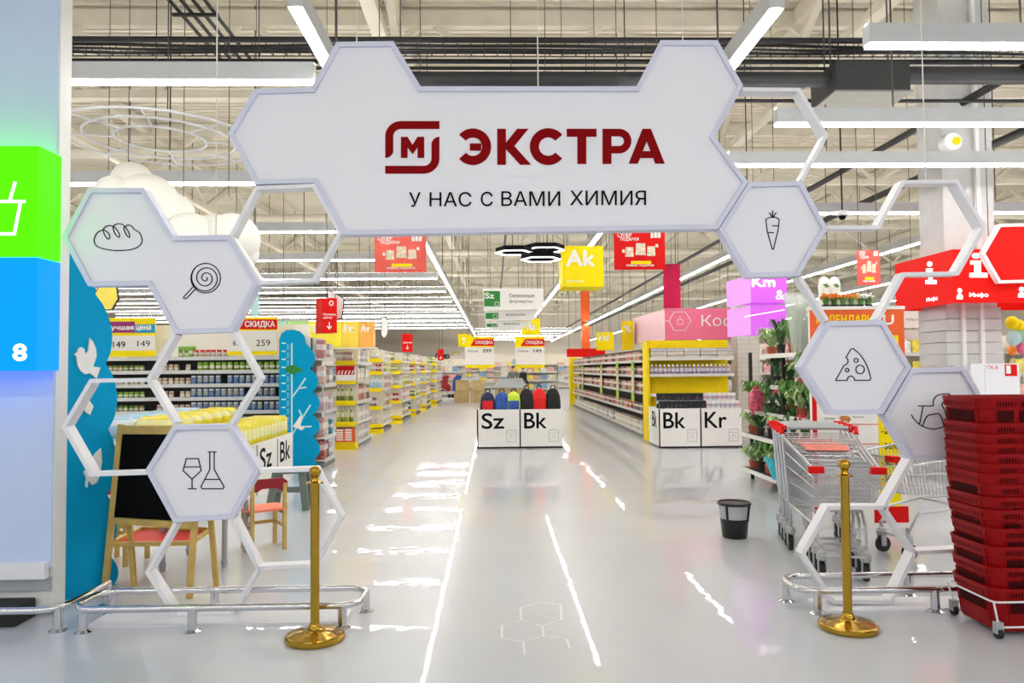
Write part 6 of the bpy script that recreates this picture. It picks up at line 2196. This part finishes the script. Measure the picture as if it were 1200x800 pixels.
# cosmetics band in pink
Y = 17.0
t = thing('cosmetics_sign', 'long pink cosmetics sign with hexagon symbol over the right shelving', 'sign', at(810, 395, Y))
a, c = at(779.5, 398, Y), at(866, 361, Y)
o = MB().box((a.x, Y, a.z), (c.x, Y + 0.3, c.z)).build('front_panel', M['pink'], t)
mb = MB(); px_letters(mb, 'Косм', 822, 369, 873, 382, Y - 0.001, 0.0, 0.004)
for q in (hexp,):
    pass
hx = [(784, 376), (790, 365.5), (803, 365.5), (810, 376), (803, 387), (790, 387)]
strip(mb, P2(hx, Y), 0.012, Y - 0.005, Y, True)
strip(mb, P2([(779.5, 376), (784, 376)], Y), 0.012, Y - 0.005, Y)
strip(mb, P2([(794, 380), (794, 374), (800, 374), (800, 380)], Y), 0.01, Y - 0.005, Y, True)
strip(mb, P2([(797, 374), (797, 370)], Y), 0.01, Y - 0.005, Y)
mb.build('lettering', M['paper'], o)
bxk = at(741.5, 396, 20.5)
MB().prism([(a.x, Y, a.z), (a.x, Y, c.z), (at(741.5, 372, 20.5).x, 20.5, c.z), (at(741.5, 372, 20.5).x, 20.5, a.z)], (0.03, 0.01, 0)).build('side_panel', M['pinkpale'], t)
hang(t, (a.x + .2, c.x - .2), Y + .15, c.z)
t, o = board('crimson_banner', 'crimson upright banner hanging over the pink cosmetics sign', 'banner', 778, 309, 797, 361, 17.2, 'crimson', 0.04)

# magenta lit sign with two tiers
Y = 11.6
t = thing('magenta_sign', 'two tier magenta backlit sign lettered Km above the plant rack', 'sign', at(886, 395, Y))
for (xa, xb, xc, yt_, yb_, nm) in ((851.5, 880, 922, 322, 354.5, 'upper_tier'), (852.5, 880, 921, 357.5, 392, 'lower_tier')):
    p0, p1 = at(xb, yb_, Y), at(xc, yt_, Y)
    o = MB().box((p0.x, Y, p0.z), (p1.x, Y + 0.5, p1.z)).build(nm, M['magenta'], t)
    ql = at(xa, yb_, Y + 0.9)
    MB().prism([(p0.x, Y, p0.z), (p0.x, Y, p1.z), (ql.x, Y + 0.9, p1.z), (ql.x, Y + 0.9, p0.z)], (0.03, 0.03, 0)).build('side_face', M['magentapale'], o)
    mb = MB()
    if nm == 'upper_tier':
        px_letters(mb, 'Km', 881.5, 325, 908, 335.5, Y - 0.001, .05, .005)
        px_letters(mb, '&', 909, 340, 919, 351, Y - 0.001, .0, .005)
    else:
        strip(mb, P2([(872, 371), (919, 363)], Y), 0.012, Y - 0.005, Y)
    mb.build('lettering', M['whitelit'], o)
hang(t, (at(890, 322, Y).x, at(915, 322, Y).x), Y + .2, at(890, 322, Y).z)

# white arrow boards on the far right
for lab, pts, Y in (('white arrow board with small lettering beside the grey column', [(1057, 364), (1099, 363), (1105, 370), (1100, 384), (1057, 384)], 11.8), ('plain white arrow board below the lettered one', [(1057, 386), (1079, 386), (1083, 392), (1080, 398), (1057, 398)], 11.9)):
    t = thing('arrow_board', lab, 'sign', at(1075, pts[-1][1], Y), 'white arrow boards')
    o = slab(MB(), P2(pts, Y), Y, Y + 0.03).build('board', M['paper'], t)
    if Y < 11.85:
        mb = MB(); px_letters(mb, 'ТУЛА КУЗНИЦА', 1061, 373, 1092, 376.5, Y - .001, 0, .003); mb.build('lettering', M['line'], o)
    hang(t, (at(1070, 364, Y).x,), Y + .015, at(1070, pts[0][1], Y).z)
# cyan arrow banner and yellow hexagon on the left
Y = 11.5
t = thing('arrow_banner', 'pale cyan down arrow banner beside the discount placard', 'banner', at(298, 371, Y))
slab(MB(), P2([(294, 345), (303.5, 345), (303.5, 366), (305, 366), (298.5, 372), (292.5, 366), (294, 366)], Y), Y, Y + .02).build('cloth', M['cyan'], t)
hang(t, (at(299, 345, Y).x,), Y + .01, at(299, 345, Y).z)
Y = 10.0
t = thing('yellow_hexagon', 'yellow hexagon sign with black edge behind the bread panel', 'sign', at(127, 366, Y))
pl = P2([(108, 350), (116, 336), (136, 336), (138, 350), (131, 362), (116, 363)], Y)
if area2(pl) < 0:
    pl = pl[::-1]
slab(MB(), pl, Y, Y + .03).build('plate', mat('pale_yellow_plate', C(246, 222, 90), .5), t)
ring(MB(), offset(pl, -.01), pl, Y - .004, Y + .034).build('black_edge', M['darkmetal'], t)
hang(t, (at(125, 336, Y).x,), Y + .015, at(125, 336, Y).z)

# lettering and round plates on the far wall
t = thing('wall_lettering', 'dark lettering on the far wall above the aisle end', 'lettering', at(518, 420, 65.9))
mb = MB(); px_letters(mb, 'Сыр', 510, 414, 526.5, 421.5, 65.97, .03, .01); mb.build('lettering', M['line'], t)
for i, (px, py, m) in enumerate(((534, 416.5, 'yellowmetal'), (527, 425, 'paper'), (541, 419.5, 'paper'))):
    p_ = at(px, py, 65.9)
    t = thing('round_plate', ['yellow ringed round plate on the far wall', 'plain white round plate on the far wall, lower', 'plain white round plate on the far wall, right'][i], 'plate', p_, 'round plates on the far wall')
    MB().tube([(p_.x, 65.92, p_.z), (p_.x, 65.99, p_.z)], 0.34, 20).build('disc', M[m], t)
    if i == 0:
        MB().tube([(p_.x, 65.90, p_.z), (p_.x, 65.92, p_.z)], 0.24, 20).build('inner_disc', M['paper'], t)
# coloured balloons at the right edge
for i, (px, py, m, r) in enumerate(((1186, 378, 'yellow', 7), (1194, 381, 'yellow', 6), (1188, 396, 'cyan', 8), (1198, 394, 'grad0', 8), (1199, 408, 'pink', 7), (1186, 411, 'petal', 5))):
    p_ = at(px, py, 10.8)
    nm = ['yellow balloon at the right edge, left one', 'yellow balloon at the right edge, right one', 'pale cyan balloon at the right edge', 'mint balloon at the right edge', 'pink balloon at the right edge', 'small orange balloon at the right edge'][i]
    t = thing('balloon', nm, 'balloon', p_, 'balloons at the right edge')
    MB().ball(p_, r * 10.8 / F_PX, 14, 10, 0, 1.15).build('balloon_body', M[m], t, smooth=True)
    MB().tube([p_ - Vector((0, 0, r * 10.8 / F_PX * 1.1)), (p_.x, p_.y + .02, 0.6)], 0.003, 4).build('string', M['ropewhite'], t)
